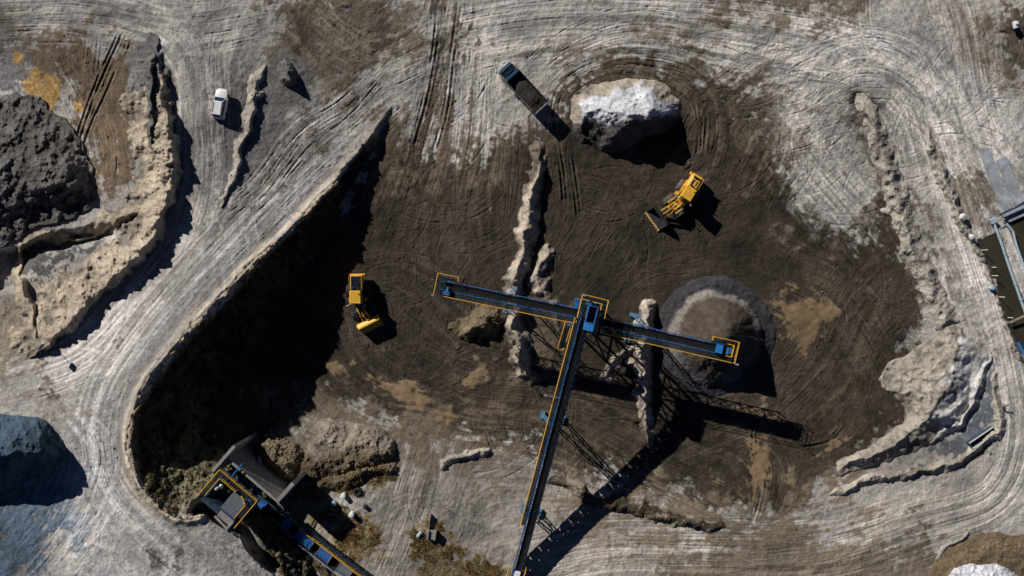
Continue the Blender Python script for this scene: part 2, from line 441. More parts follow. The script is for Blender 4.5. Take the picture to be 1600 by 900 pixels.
# right hand berm and the white sand bank
ridge([(1342, 150, 0.4), (1358, 185, 1.1), (1384, 250, 1.3), (1408, 320, 1.3), (1430, 390, 1.2), (1456, 450, 1.2), (1478, 505, 1.0)], 16, 15, 'earth_berm', 'low rounded grey berm along the right haul road', 'berm', 'greyberm', rough=0.14, scallop=0.07, p=0.9)
sl, sd = poly_field([(1478, 502), (1500, 516), (1522, 552), (1532, 592), (1524, 630), (1498, 664), (1450, 696), (1382, 724), (1312, 742), (1306, 720), (1352, 694), (1398, 668), (1420, 646), (1412, 628), (1394, 618), (1372, 594), (1380, 572), (1420, 548), (1452, 524)], 14, 0.8)
cf = line_field([(1488, 508, 0.8), (1494, 545, 1.9), (1486, 590, 2.8), (1472, 630, 3.0), (1450, 660, 2.8), (1408, 686, 2.4), (1350, 712, 1.6), (1316, 730, 0.7)], 110, 0.9)
cap = np.zeros(UU.shape, np.float32); cap[cf[0]] = np.clip(cf[3][0] - cf[1] * 0.1 * np.where(cf[2] < 0, 0.72, 0.28), 0, 9)
h = np.minimum(np.clip(sd, 0, 200) * 0.1 * 0.8, np.maximum(cap[sl], 0.35))
h = np.where(sd > 0, np.maximum(h + np.clip(h, 0, 1) * (0.015 * N_rgh[sl] + 0.045 * RIDGED[sl] + .09 * N_mid[sl] + .10 * STREAK0[sl]), 0), 0)
keep('sand_bank', 'curved white sand bank inside the right haul road bend', 'sand bank', sl, h, 'sandbank')
ridge([(1536, 560, 0.3), (1533, 600, 1.0), (1512, 640, 1.2), (1484, 668, 0.9), (1452, 690, 0.4)], 9, 7, 'sand_bank', 'thin outer ripple of white sand below the sand bank', 'sand bank', 'sandbank', rough=0.4)
ridge([(1292, 772, 0.2), (1330, 757, 0.7), (1400, 746, 0.9), (1470, 728, 1.0), (1530, 702, 0.9), (1556, 668, 0.8), (1562, 630, 0.6), (1558, 590, 0.3)], 7, 8, 'earth_berm', 'low kerb-like berm bounding the wet silt at lower right', 'berm', 'greyberm', rough=0.3)
ridge([(1452, 200, 0.2), (1462, 245, 0.8), (1480, 290, 1.0), (1500, 335, 1.1), (1524, 375, 0.8), (1548, 430, 0.7), (1572, 500, 0.7), (1600, 560, 0.5)], 8, 9, 'earth_berm', 'stony grey berm between right haul road and the water channel', 'berm', 'greyberm', rough=0.4, scallop=0.15)
# bottom: vegetated bank crossing below the main conveyor, short berms, brown ring heap
ridge([(858, 752, 0.4), (890, 760, 0.7), (930, 776, 0.8), (965, 788, 0.9), (1010, 800, 0.9), (1060, 814, 0.9), (1100, 826, 0.7), (1128, 820, 0.3)], 10, 8, 'earth_berm', 'narrow ragged brown berm crossing right of the main conveyor foot', 'berm', 'veg', rough=0.6)
ridge([(690, 724, 0.6), (720, 716, 0.9), (764, 706, 0.7)], 7, 7, 'earth_berm', 'short straight pale berm left of the main conveyor', 'berm', 'greyberm', rough=0.25)
ridge([(470, 884, 0.6), (440, 872, 1.2), (466, 862, 1.4), (500, 880, 1.0), (520, 912, 0.5)], 18, 16, 'soil_heap', 'brown soil heap beside the blue covered conveyor', 'soil heap', 'brownheap', rough=0.25)
ridge([(1470, 870, 0.2), (1486, 848, 0.5), (1504, 834, 0.5)], 9, 6, 'gravel_heap', 'small pale gravel heap by the brown mound at lower right', 'gravel heap', 'pale', rough=0.3)
heap([(1446, 910), (1460, 872), (1490, 846), (1530, 834), (1580, 832), (1640, 840), (1690, 900), (1690, 990), (1450, 990)], 1.5, 0.35, 'gravel_mound', 'broad brown gravel mound at the lower right corner', 'gravel mound', 'brownmound', rough=0.05)
sl, sd = poly_field([(1478, 905), (1490, 890), (1520, 884), (1556, 882), (1580, 888), (1596, 905), (1600, 960), (1470, 960)], 14, 0.5)
h = np.where(sd > 0, 1.5 + np.clip(sd * 0.1 * 0.8, 0, 2.5) + 0.1 * RIDGED[sl] + 0.08 * N_rgh[sl], 0)
keep('sand_heap', 'white sand heap on the brown mound at the bottom edge', 'sand heap', sl, np.maximum(h, 0), 'white2')
ridge([(380, 834, 0.5), (392, 862, 0.8), (414, 884, 0.5)], 6, 8, 'earth_berm', 'pale ragged berm below the feed hopper', 'berm', 'pale', rough=0.5)

# ------------------------------------------------------------------ travel directions: streaks and wheel ruts
FLOW = [
    [(-60, 30), (80, 22), (160, 28), (300, 44), (430, 20)], [(150, 10), (240, 40), (292, 90), (306, 170), (300, 300), (262, 400), (200, 480), (120, 560), (0, 600)],
    [(330, 0), (320, 100), (326, 200), (330, 300), (300, 400)], [(640, 130), (560, 190), (470, 270), (380, 360), (290, 455), (220, 540), (172, 620), (160, 700), (186, 770), (240, 830), (330, 900)],
    [(600, 110), (540, 170), (470, 220), (410, 300), (350, 350)], [(700, 0), (690, 100), (670, 200), (640, 320), (600, 420)], [(740, 0), (735, 120), (728, 230), (700, 330), (706, 430), (760, 500)],
    [(600, 110), (700, 66), (850, 40), (1000, 40), (1200, 56), (1340, 90), (1460, 170), (1560, 270), (1620, 340)], [(850, 130), (900, 90), (1000, 60), (1150, 90), (1300, 140)],
    [(1440, 120), (1466, 220), (1506, 340), (1546, 460), (1580, 580), (1592, 690), (1550, 780), (1430, 820), (1260, 860)], [(1480, -40), (1510, 60), (1530, 160), (1570, 260), (1600, 300)],
    [(1180, 330), (1230, 240), (1290, 150), (1350, 118), (1410, 140), (1450, 220), (1480, 330)], [(1090, 240), (1130, 170), (1200, 110), (1300, 90)], [(1200, 180), (1260, 260), (1330, 340), (1400, 420)],
    [(760, 240), (752, 330), (780, 420)], [(800, 220), (792, 330), (790, 430)], [(866, 210), (876, 260), (886, 340)], [(884, 230), (880, 150), (950, 108), (1060, 116), (1110, 170), (1096, 260), (1030, 270)],
    [(900, 330), (870, 390), (840, 470)], [(1000, 300), (930, 420), (880, 470)], [(1100, 400), (1000, 430), (960, 470)],
    [(520, 470), (556, 560), (640, 612), (750, 570), (800, 530)], [(570, 420), (640, 430), (720, 500), (790, 560)], [(600, 560), (720, 630), (860, 650), (1000, 720), (1150, 800)],
    [(1210, 420), (1310, 470), (1380, 560), (1420, 660)], [(1210, 650), (1290, 570), (1340, 470), (1400, 400)], [(1160, 700), (1200, 740), (1190, 810)], [(1040, 690), (1140, 650), (1230, 620)],
    [(600, 910), (640, 800), (680, 670)], [(820, 880), (950, 850), (1100, 850), (1300, 850), (1430, 800)], [(1120, 890), (1300, 870), (1480, 810)], [(60, 560), (60, 480), (30, 440)],
    [(150, 60), (140, 180), (180, 300)], [(90, 90), (150, 200), (160, 300)], [(40, 900), (120, 800), (150, 700), (80, 610)], [(1590, 100), (1540, 160)], [(450, 0), (540, 80), (600, 110)]]
ds = np.array([(p[0], p[1], math.atan2(q[1] - p[1], q[0] - p[0])) for F in FLOW for p, q in zip(spline(F, 14)[:-1], spline(F, 14)[1:])])
cu = np.linspace(U[0], U[-1], 150); cv = np.linspace(V[0], V[-1], 94)
gx, gy = np.meshgrid(cu, cv)
C2 = np.zeros(gx.shape); S2 = np.zeros(gx.shape)
for x, y, a in ds:
    w = 1.0 / ((gx - x) ** 2 + (gy - y) ** 2 + 120) ** 1.6
    C2 += w * math.cos(2 * a); S2 += w * math.sin(2 * a)
nr = np.hypot(C2, S2) + 1e-12
th = 0.5 * np.arctan2(upsample(S2 / nr, cu, cv), upsample(C2 / nr, cu, cv)) + 0.03 * N_mid
DX, DY = np.cos(th).astype(np.float32), np.sin(th).astype(np.float32)

def lic(src, n, st=1.0):
    acc = src.copy()
    for sg in (1, -1):
        x, y = np.meshgrid(np.arange(NU, dtype=np.float32), np.arange(NV, dtype=np.float32))
        px, py = DX * sg, DY * sg
        for _ in range(n):
            x = np.clip(x + px * st, 0, NU - 1); y = np.clip(y + py * st, 0, NV - 1)
            ix = (x + 0.5).astype(np.int32); iy = (y + 0.5).astype(np.int32)
            ix = np.minimum(ix, NU - 1); iy = np.minimum(iy, NV - 1)
            nx, ny = DX[iy, ix], DY[iy, ix]
            s = np.where(nx * px + ny * py < 0, -1, 1)
            px, py = nx * s, ny * s
            acc += src[iy, ix]
    return acc / acc.std()

STREAK = lic(fnoise(0.2, 21, 1.0, 20), 24, 1.3)
STREAK_L = lic(fnoise(1.2, 22, 3, 60), 26, 2.0)

RUT = np.zeros(NV * NU, np.float32)          # relief of wheel ruts, metres
RUTC = np.zeros(NV * NU, np.float32)         # dry crumbs thrown up beside a rut
rg = np.random.default_rng(77)
def rut(line, depth, half=1.9, lug=0.0, crumb=0.0):
    """press one wheel rut along a plan line"""
    p = spline(line, 3.0)
    seg = np.hypot(np.diff(p[:, 0]), np.diff(p[:, 1]))
    s = np.r_[0, np.cumsum(seg)]
    n = int(s[-1] / 0.6)
    if n < 4:
        return
    ss = np.linspace(0, s[-1], n)
    x = np.interp(ss, s, p[:, 0]); y = np.interp(ss, s, p[:, 1])
    tx = np.gradient(x); ty = np.gradient(y); L = np.hypot(tx, ty) + 1e-9
    nx, ny = -ty / L, tx / L
    env = np.clip(np.minimum(ss, s[-1] - ss) / 12, 0, 1)
    patchy = np.clip(0.65 + 0.6 * np.interp(ss, np.arange(0, s[-1] + 30, 22), rg.standard_normal(int((s[-1] + 30) / 22) + 1)[:len(np.arange(0, s[-1] + 30, 22))]), 0.1, 1.25)
    for off in np.arange(-half * 2, half * 2 + 0.01, 0.6):
        q = off / half
        prof = -math.exp(-q ** 4) + 0.75 * math.exp(-((abs(q) - 1.5) / 0.33) ** 2)
        val = depth * prof * env * patchy
        if lug and abs(q) < 1.1:
            val = val + lug * np.sin(2 * math.pi * (ss + 1.5 * abs(off)) / 3.4) * env * patchy
        ix = np.rint((x + nx * off - U[0]) / STEP).astype(int); iy = np.rint((y + ny * off - V[0]) / STEP).astype(int)
        ok = (ix >= 0) & (ix < NU) & (iy >= 0) & (iy < NV)
        k = iy[ok] * NU + ix[ok]
        RUT[k] = RUT[k] * 0.35 + val[ok]
        if crumb and abs(q) > 1.0:
            RUTC[k] = np.maximum(RUTC[k], crumb * (env * patchy)[ok])

def bundle(line, n, spread, depth=0.05, half=1.7, lug=0.0, crumb=0.0, cut=(0.3, 0.95), wob=3.0, pair=18):
    p = spline(line, 14)
    m = len(p)
    for _ in range(n):
        f = rg.uniform(*cut)
        a = int(rg.uniform(0, 1 - f) * m); b = max(a + 4, int(a + f * m))
        q = p[a:b]
        if len(q) < 4:
            continue
        t = np.gradient(q, axis=0); L = np.hypot(t[:, 0], t[:, 1]) + 1e-9
        nrm = np.c_[-t[:, 1] / L, t[:, 0] / L]
        base = rg.uniform(-spread, spread)
        k = np.linspace(0, 1, len(q))
        o = base + wob * (rg.normal() * k + rg.normal() * np.sin(k * 3.1 + rg.uniform(0, 6)))
        for e in (-pair / 2, pair / 2):
            rut([tuple(r) for r in q + nrm * (o + e)[:, None]][::2], depth * rg.uniform(0.4, 1.1), half * .78, lug, crumb)

for F, n, sp, d, lg in [
        (FLOW[0], 26, 34, .045, 0), (FLOW[1], 30, 34, .03, 0), (FLOW[2], 10, 26, .04, 0), (FLOW[3], 40, 34, .026, 0), (FLOW[4], 26, 20, .075, 0), (FLOW[5], 20, 26, .05, .012), (FLOW[6], 22, 40, .045, .014),
        (FLOW[7], 50, 42, .05, 0), (FLOW[8], 42, 40, .05, 0), (FLOW[9], 30, 24, .05, 0), (FLOW[10], 20, 30, .045, 0), (FLOW[11], 60, 70, .055, 0), (FLOW[12], 40, 44, .06, 0), (FLOW[13], 44, 60, .05, .010),
        (FLOW[14], 22, 40, .04, .016), (FLOW[15], 16, 26, .04, .016), (FLOW[16], 10, 12, .06, .012), (FLOW[17], 30, 20, .055, .012), (FLOW[18], 9, 24, .05, .014), (FLOW[19], 16, 60, .045, .014), (FLOW[20], 14, 40, .035, .014),
        (FLOW[21], 34, 46, .05, .024), (FLOW[22], 30, 44, .05, .024), (FLOW[23], 40, 56, .05, .022), (FLOW[24], 34, 60, .04, .010), (FLOW[25], 28, 50, .04, .010), (FLOW[26], 16, 26, .05, .012), (FLOW[27], 22, 40, .045, .016),
        (FLOW[28], 18, 26, .04, 0), (FLOW[29], 22, 34, .04, 0), (FLOW[30], 18, 40, .04, 0), (FLOW[31], 14, 26, .06, 0), (FLOW[32], 12, 30, .06, 0), (FLOW[33], 14, 26, .06, 0), (FLOW[34], 24, 50, .035, 0), (FLOW[36], 20, 40, .05, 0)]:
    bundle(F, n, sp, d, 1.7, lg, 0.5)
# loader turns: short criss-cross arcs on the pit floor and the top yard
for (cx, cy, r, n, lg) in [(640, 480, 120, 40, .026), (700, 360, 90, 24, .022), (1010, 330, 90, 26, .012), (1290, 210, 100, 34, .006), (1180, 130, 80, 26, .006), (760, 150, 70, 14, .004), (1330, 520, 90, 24, .01), (900, 660, 90, 22, .022), (1480, 180, 80, 22, 0), (700, 820, 60, 12, 0)]:
    for _ in range(n):
        a0 = rg.uniform(0, 6.28); sp = rg.uniform(0.5, 1.5) * rg.choice([-1, 1]); rr = rg.uniform(40, 150)
        ox, oy = cx + rg.normal() * r * 0.5, cy + rg.normal() * r * 0.45
        for e in (0, 17):
            rut([(ox + (rr + e) * math.cos(a0 + sp * k) - rr * math.cos(a0), oy + (rr + e) * math.sin(a0 + sp * k) - rr * math.sin(a0)) for k in np.linspace(0, 1, 7)], rg.uniform(.025, .05), rg.uniform(1.3, 2.0), lg, 0.4)
# deep single tracks of the photo
for L, d, lg in [([(186, 50), (150, 130), (128, 190), (112, 240)], .12, 0), ([(200, 62), (168, 140), (140, 200), (124, 250)], .12, 0), ([(684, 0), (676, 80), (660, 160), (640, 230)], .09, .02), ([(716, 0), (704, 90), (694, 170), (676, 240)], .09, .02),
                 ([(868, 222), (876, 270), (880, 320)], .12, .02), ([(888, 240), (896, 290), (902, 340)], .12, .02), ([(980, 100), (1040, 112), (1080, 150), (1092, 200)], .1, 0), ([(1098, 180), (1094, 240)], .1, .02), ([(1086, 190), (1082, 244)], .1, .02),
                 ([(724, 640), (756, 668), (770, 700), (810, 720)], .10, 0), ([(1180, 640), (1176, 700), (1190, 760), (1176, 820)], .12, 0), ([(1240, 700), (1290, 690), (1316, 664)], .1, 0)]:
    for k in range(2):
        rut([(a + k * 6, b) for a, b in L], d, 2.2, lg, 0.6)
TINT = np.zeros(NV * NU, np.float32)         # log of how much paler or darker the driven-in dust is
def streakline(p, w, amt):
    seg = np.hypot(np.diff(p[:, 0]), np.diff(p[:, 1])); s_ = np.r_[0, np.cumsum(seg)]
    n = int(s_[-1] / 0.8)
    if n < 6:
        return
    ss = np.linspace(0, s_[-1], n)
    x = np.interp(ss, s_, p[:, 0]); y = np.interp(ss, s_, p[:, 1])
    tx = np.gradient(x); ty = np.gradient(y); L = np.hypot(tx, ty) + 1e-9
    nx, ny = -ty / L, tx / L
    env = smooth(np.minimum(ss, s_[-1] - ss) / 40) * np.clip(.75 + .45 * np.interp(ss, np.arange(0, s_[-1] + 60, 30), rg.standard_normal(len(np.arange(0, s_[-1] + 60, 30)))), 0, 1.5)
    for off in np.arange(-w * 1.6, w * 1.6 + .01, 0.8):
        ix = np.rint((x + nx * off - U[0]) / STEP).astype(int); iy = np.rint((y + ny * off - V[0]) / STEP).astype(int)
        ok = (ix >= 0) & (ix < NU) & (iy >= 0) & (iy < NV)
        k_ = iy[ok] * NU + ix[ok]
        TINT[k_] = np.clip(TINT[k_] + amt * (env * math.exp(-(off / w) ** 2))[ok], -.75, .42)
def streaks(line, n, spread, lo=-.3, hi=.3):
    p = spline(line, 10)
    m = len(p)
    for _ in range(n):
        f = rg.uniform(.4, 1.0); a = int(rg.uniform(0, 1 - f) * m); q = p[a:max(a + 5, int(a + f * m))]
        if len(q) < 5:
            continue
        t = np.gradient(q, axis=0); L = np.hypot(t[:, 0], t[:, 1]) + 1e-9
        nrm = np.c_[-t[:, 1] / L, t[:, 0] / L]
        k_ = np.linspace(-1, 1, len(q))
        o = rg.uniform(-spread, spread) + rg.normal() * 8 * k_ + rg.normal() * 5 * k_ ** 2
        w = float(np.exp(rg.normal(0.6, .55))); amt = rg.uniform(lo, hi)
        wide = rg.random() < .45
        for e in ((-9, 9) if wide else (0,)):
            streakline(q + nrm * (o + e)[:, None], max(1.0, w), amt)
for k_, (n, sp) in {0: (46, 40), 1: (60, 40), 2: (40, 40), 3: (80, 38), 4: (34, 24), 5: (30, 30), 6: (40, 44), 7: (80, 50), 8: (60, 46), 9: (70, 32), 10: (36, 34), 11: (70, 76), 12: (50, 54), 13: (50, 66), 14: (24, 44), 15: (20, 30), 17: (30, 26), 18: (16, 30), 19: (24, 66), 20: (20, 44),
                    21: (40, 50), 22: (36, 50), 23: (46, 60), 24: (40, 66), 25: (34, 56), 26: (26, 30), 27: (30, 46), 28: (40, 34), 29: (60, 46), 30: (44, 44), 31: (24, 34), 32: (30, 44), 33: (24, 30), 34: (40, 56), 35: (20, 30), 36: (36, 50)}.items():
    streaks(FLOW[k_], n, sp)
for _ in range(260):                          # odd crossing arcs of single vehicles
    cx_, cy_ = rg.uniform(0, 1600), rg.uniform(0, 900); rr_ = rg.uniform(50, 260); a0 = rg.uniform(0, 6.28); sp = rg.uniform(.4, 1.3)
    aa_ = np.linspace(a0, a0 + sp, 24); amt = rg.uniform(-.3, .32)
    for e in (0, 18):
        streakline(np.c_[cx_ + (rr_ + e) * np.cos(aa_), cy_ + (rr_ + e) * np.sin(aa_)], 1.9, amt)
TINT = TINT.reshape(NV, NU)
RUT = RUT.reshape(NV, NU); RUTC = RUTC.reshape(NV, NU)

# ------------------------------------------------------------------ colours of the earth (own tones, with some shade put in)
PALE = np.array([0.415, 0.388, 0.360]); WET = np.array([0.050, 0.0395, 0.0295]); BROWN = np.array([0.135, 0.105, 0.075]); OCHRE = np.array([0.30, 0.20, 0.10])
CREAM = np.array([0.52, 0.44, 0.34]); BLUE = np.array([0.20, 0.225, 0.27]); GREY = np.array([0.15, 0.145, 0.145]); VEG_SHADE = np.array([0.034, 0.033, 0.022]); DRYVEG = np.array([0.17, 0.125, 0.055])
Cc = np.empty(UU.shape + (3,), np.float32)
Cc[:] = PALE
Cc *= (1 + 0.16 * N_big + 0.10 * N_mid)[..., None] * (1 + 0.07 * STREAK + 0.07 * STREAK_L)[..., None]
def paint(pts, col, amt=1.0, soft=14, break_up=0.8, streak=0.5, warp=2.0):
    sl, sd = poly_field(pts, soft * 3 + 30, warp, WU=WUR, WV=WVR)
    m = amt * smooth((sd + soft * (break_up * N_mid[sl] + streak * STREAK_L[sl] + 0.35 * N_rgh[sl]) + soft) / (2 * soft))[..., None]
    Cc[sl] = Cc[sl] * (1 - m) + np.asarray(col, np.float32) * (1 + 0.12 * N_mid[sl] + 0.10 * STREAK[sl] + 0.10 * N_big[sl])[..., None] * m
    return m
def stroke(pts, w, col, amt=1.0, break_up=0.6, streak=0.6):
    sl, d, side, ex = line_field([(a, b, 1) for a, b in pts], w * 3 + 10, 1.0, WU=WUR, WV=WVR)
    m = amt * smooth((w - d + w * (break_up * N_mid[sl] + streak * STREAK_L[sl])) / w)[..., None]
    Cc[sl] = Cc[sl] * (1 - m) + np.asarray(col, np.float32) * (1 + 0.15 * STREAK[sl])[..., None] * m

# blue-grey stone dust and road metal
paint([(-140, 720), (60, 760), (112, 790), (120, 860), (90, 960), (-140, 1000)], np.array([.105, .152, .212]), 0.95, 40)
paint([(440, 670), (640, 650), (860, 690), (1040, 740), (1220, 780), (1240, 820), (1000, 810), (870, 830), (700, 1000), (420, 1000), (440, 830)], PALE * np.array([.62, .595, .575]), .85, 26)
paint([(820, 800), (1000, 800), (1180, 840), (1400, 790), (1500, 760), (1480, 860), (1100, 960), (800, 960)], PALE * np.array([.92, .87, .80]), .8, 30)
paint([(90, 620), (180, 560), (300, 440), (420, 320), (520, 220), (560, 240), (440, 350), (300, 490), (200, 620), (190, 740), (260, 840), (330, 900), (160, 900), (120, 760)], PALE * np.array([.92, .95, 1.0]), 0.6, 16)
paint([(1260, 50), (1380, 70), (1480, 150), (1600, 260), (1600, 60), (1540, 100), (1500, 60)], PALE * np.array([.96, .97, 1.0]), 0.6, 30)
# damp brown ground
for P, a, c in [([(415, 10), (480, -20), (600, -20), (650, 50), (600, 100), (520, 150), (470, 160), (430, 90)], .9, BROWN), ([(20, 50), (120, 60), (200, 70), (235, 100), (225, 190), (210, 300), (190, 330), (150, 260), (110, 170), (60, 120), (0, 70)], .95, BROWN * np.array([1, .92, .8])),
                ([(-60, -20), (30, 0), (50, 60), (10, 110), (-60, 140)], .7, BROWN), ([(990, 34), (1080, 28), (1160, 40), (1120, 56), (1010, 54)], .7, BROWN), ([(1130, -60), (1340, -60), (1350, 14), (1240, 24), (1120, 16)], .9, BROWN * .9),
                ([(-60, 440), (20, 450), (52, 500), (62, 560), (-60, 566)], .8, BROWN * 1.5), ([(-60, 590), (60, 600), (110, 640), (60, 640), (-60, 640)], .5, BROWN), ([(1050, 870), (1180, 826), (1300, 836), (1400, 850), (1470, 850), (1440, 960), (1030, 960)], .85, BROWN * 1.05),
                ([(1500, 270), (1540, 280), (1560, 340), (1556, 380), (1534, 380), (1506, 330)], .8, BROWN * .8), ([(1556, 20), (1650, 10), (1650, 130), (1590, 112), (1556, 84)], .95, WET * 1.3), ([(1480, 20), (1560, 10), (1556, 90), (1600, 120), (1620, 160), (1540, 100), (1500, 70)], .55, BROWN * 1.3),
                ([(500, 100), (560, 96), (600, 120), (560, 134), (520, 140)], .3, BROWN), ([(1330, 146), (1348, 140), (1362, 180), (1420, 330), (1452, 420), (1430, 450), (1380, 320), (1340, 220)], .85, WET * 1.5), ([(440, 740), (500, 760), (520, 820), (460, 800)], .6, BROWN),
                ([(-60, 40), (40, 60), (30, 90), (-60, 100)], .7, GREY), ([(630, 700), (690, 690), (660, 780), (630, 800)], .5, BROWN), ([(880, 840), (960, 820), (980, 850), (880, 870)], .35, BROWN), ([(1440, 824), (1466, 818), (1460, 850), (1436, 850)], .9, BROWN * .8)]:
    paint(P, c, a, 16)
# the wet, dark pit floor
paint([(600, 196), (640, 222), (690, 236), (735, 232), (780, 212), (820, 200), (862, 190), (872, 150), (915, 106), (980, 86), (1060, 98), (1105, 128), (1180, 136), (1206, 190), (1226, 250), (1262, 318), (1300, 352), (1350, 356), (1372, 300), (1404, 350), (1436, 420), (1446, 470),
       (1440, 530), (1420, 580), (1410, 620), (1430, 660), (1380, 700), (1306, 732), (1276, 768), (1220, 812), (1160, 806), (1100, 786), (1040, 770), (960, 756), (880, 738), (820, 706), (740, 690), (640, 664), (560, 650), (480, 640), (430, 690), (340, 720), (250, 700), (240, 600), (340, 500), (480, 360), (560, 250)],
      WET, 1.0, 15, 0.7, 0.35, 1.5)
paint([(600, 640), (760, 690), (900, 720), (1000, 740), (1180, 800), (1120, 700), (900, 620), (640, 590)], BROWN * 0.55, 0.6, 34)
paint([(420, 690), (440, 640), (520, 600), (600, 640), (680, 690), (620, 730), (480, 760)], BROWN * 1.0, 0.75, 20)
paint([(1160, 640), (1260, 640), (1330, 690), (1250, 780), (1180, 800)], BROWN * 0.6, 0.6, 26)
paint([(1215, 190), (1330, 230), (1340, 330), (1290, 350), (1240, 280)], PALE * .75, 0.55, 26)
paint([(1230, 380), (1330, 400), (1400, 500), (1350, 620), (1250, 600)], BROWN * .5, 0.45, 44)
# brown haul track down the top yard, pale stripe, small dark spots
stroke([(700, -60), (700, 60), (684, 160), (664, 260)], 24, BROWN * .95, .75, .5, .9)
stroke([(690, -60), (688, 60), (674, 160), (652, 260)], 9, BROWN * .6, .9)
stroke([(722, -60), (716, 80), (700, 190), (680, 270)], 6, BROWN * .6, .85)
paint([(600, 190), (700, 205), (860, 170), (900, 100), (980, 76), (1100, 110), (1200, 120), (1240, 240), (1180, 260), (1100, 160), (980, 120), (900, 180), (760, 250), (600, 250)], BROWN * .8, .7, 26, 1.0, .9)
paint([(330, 150), (404, 110), (470, 90), (480, 150), (440, 240), (380, 300), (346, 320)], GREY * .95, .8, 12)
stroke([(1446, 180), (1476, 270), (1500, 330)], 9, BROWN * .8, .7)
stroke([(1460, 330), (1496, 440), (1536, 560), (1552, 640)], 8, BROWN * .9, .6)
stroke([(1500, 420), (1540, 520), (1570, 640)], 6, BROWN * .7, .6)
stroke([(610, 120), (540, 172), (470, 235), (400, 310)], 9, BROWN * .9, .6)
stroke([(296, 60), (300, 200), (284, 330), (230, 420)], 14, GREY * 1.2, .5)
paint([(806, 470), (850, 460), (900, 510), (890, 560), (850, 590), (815, 580)], BROWN * 1.1, .75, 12)
paint([(560, 150), (640, 190), (720, 240), (640, 260), (580, 240)], BROWN * .9, .5, 18)
for x, y, r in [(752, 135, 4), (748, 55, 4), (770, 70, 5), (728, 165, 2.5), (746, 167, 2.5), (84, 606, 9), (200, 500, 8), (185, 535, 7), (240, 865, 10), (280, 880, 8), (70, 590, 9), (470, 40, 20), (590, 40, 22)]:
    stroke([(x, y - r), (x + r * .4, y + r)], r, BROWN * .5, .8, .4, .3)
# wet silt right of the sand bank and the ochre channel below it
paint([(1500, 520), (1540, 560), (1560, 600), (1558, 650), (1540, 690), (1480, 716), (1440, 712), (1520, 640), (1530, 590)], np.array([.135, .148, .175]), 1.0, 6, .3, .2)
paint([(1340, 742), (1440, 720), (1510, 692), (1540, 684), (1530, 700), (1470, 724), (1390, 744)], BROWN * 1.1, .9, 6)
paint([(1262, 760), (1310, 738), (1350, 738), (1330, 752), (1280, 770)], BROWN * .7, .9, 8)
# ochre scraps at top left, grey silt
SCRAP = [[(18, 82), (30, 84), (32, 96), (20, 96)], [(42, 114), (62, 108), (70, 124), (58, 148), (42, 140)], [(60, 142), (76, 116), (92, 124), (96, 142), (82, 160), (72, 174)], [(108, 158), (124, 156), (128, 166), (116, 172)]]
paint([(-60, 120), (14, 92), (40, 104), (44, 148), (-10, 152), (-60, 160)], GREY * 1.2, .95, 5)
for P in SCRAP:
    paint(P, np.array([.40, .245, .08]), .9, 2.5, .7, .4, .6)
paint([(40, 440), (90, 424), (160, 390), (190, 350), (222, 330), (226, 370), (190, 420), (130, 456), (80, 500), (62, 510)], CREAM * .62, .85, 10)
paint([(30, 392), (80, 384), (150, 368), (150, 390), (100, 412), (44, 434)], GREY * .5, .9, 6)  # dark grey puts the berm's cast shade into the hollow's colour
# lip of the cliff, slope vegetation with shade in the colour, paler where sunlit
m = np.clip(LIP * 1.15, 0, 1)[..., None] * (0.75 + 0.25 * np.clip(N_mid, -1, 1))[..., None]
Cc = Cc * (1 - m) + CREAM.astype(np.float32) * 0.95 * m
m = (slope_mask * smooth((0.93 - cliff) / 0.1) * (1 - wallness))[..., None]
Cc = Cc * (1 - m) + (VEG_SHADE * (1 + np.array([3.4, 3.0, 2.6]) * gentle[..., None]) * (1 + 0.35 * N_rgh[..., None] + 0.25 * N_mid[..., None])) * m
m = (slope_mask * smooth((cliff - 0.80) / 0.1) * smooth((0.98 - cliff) / 0.04) * (0.5 + 0.5 * np.clip(N_mid, -1, 1)) * (1 - wallness))[..., None] * 0.9
Cc = Cc * (1 - m) + DRYVEG * m
# overgrown scraps of ground at the bottom
for P, a in [([(486, 776), (540, 742), (590, 732), (596, 752), (540, 766), (498, 786)], .95), ([(506, 800), (540, 796), (590, 790), (592, 850), (560, 880), (520, 850)], .9), ([(648, 846), (700, 834), (724, 870), (800, 890), (800, 960), (640, 960)], .85), ([(396, 690), (470, 690), (470, 750), (430, 740)], .6)]:
    paint(P, DRYVEG, a, 9, 1.0, 0.1)
paint([(505, 770), (560, 756), (590, 770), (576, 792), (520, 800)], PALE * .75, .8, 6)
Cc = Cc * np.exp(np.clip(.85 * TINT * (1 - .8 * slope_mask), -.5, .33))[..., None]
DRY = RUTC[..., None] * 0.32
Cc = Cc * (1 - DRY) + (Cc * 1.5 + 0.02) * DRY

paint([(880, 770), (1000, 780), (1120, 800), (1230, 790), (1320, 740), (1330, 770), (1240, 840), (1060, 840), (900, 810)], BROWN * 1.35, .85, 22, 1.0, .9)
paint([(560, 640), (700, 650), (820, 700), (860, 760), (760, 760), (640, 700), (520, 680)], BROWN * 1.1, .7, 22, 1.0, .8)
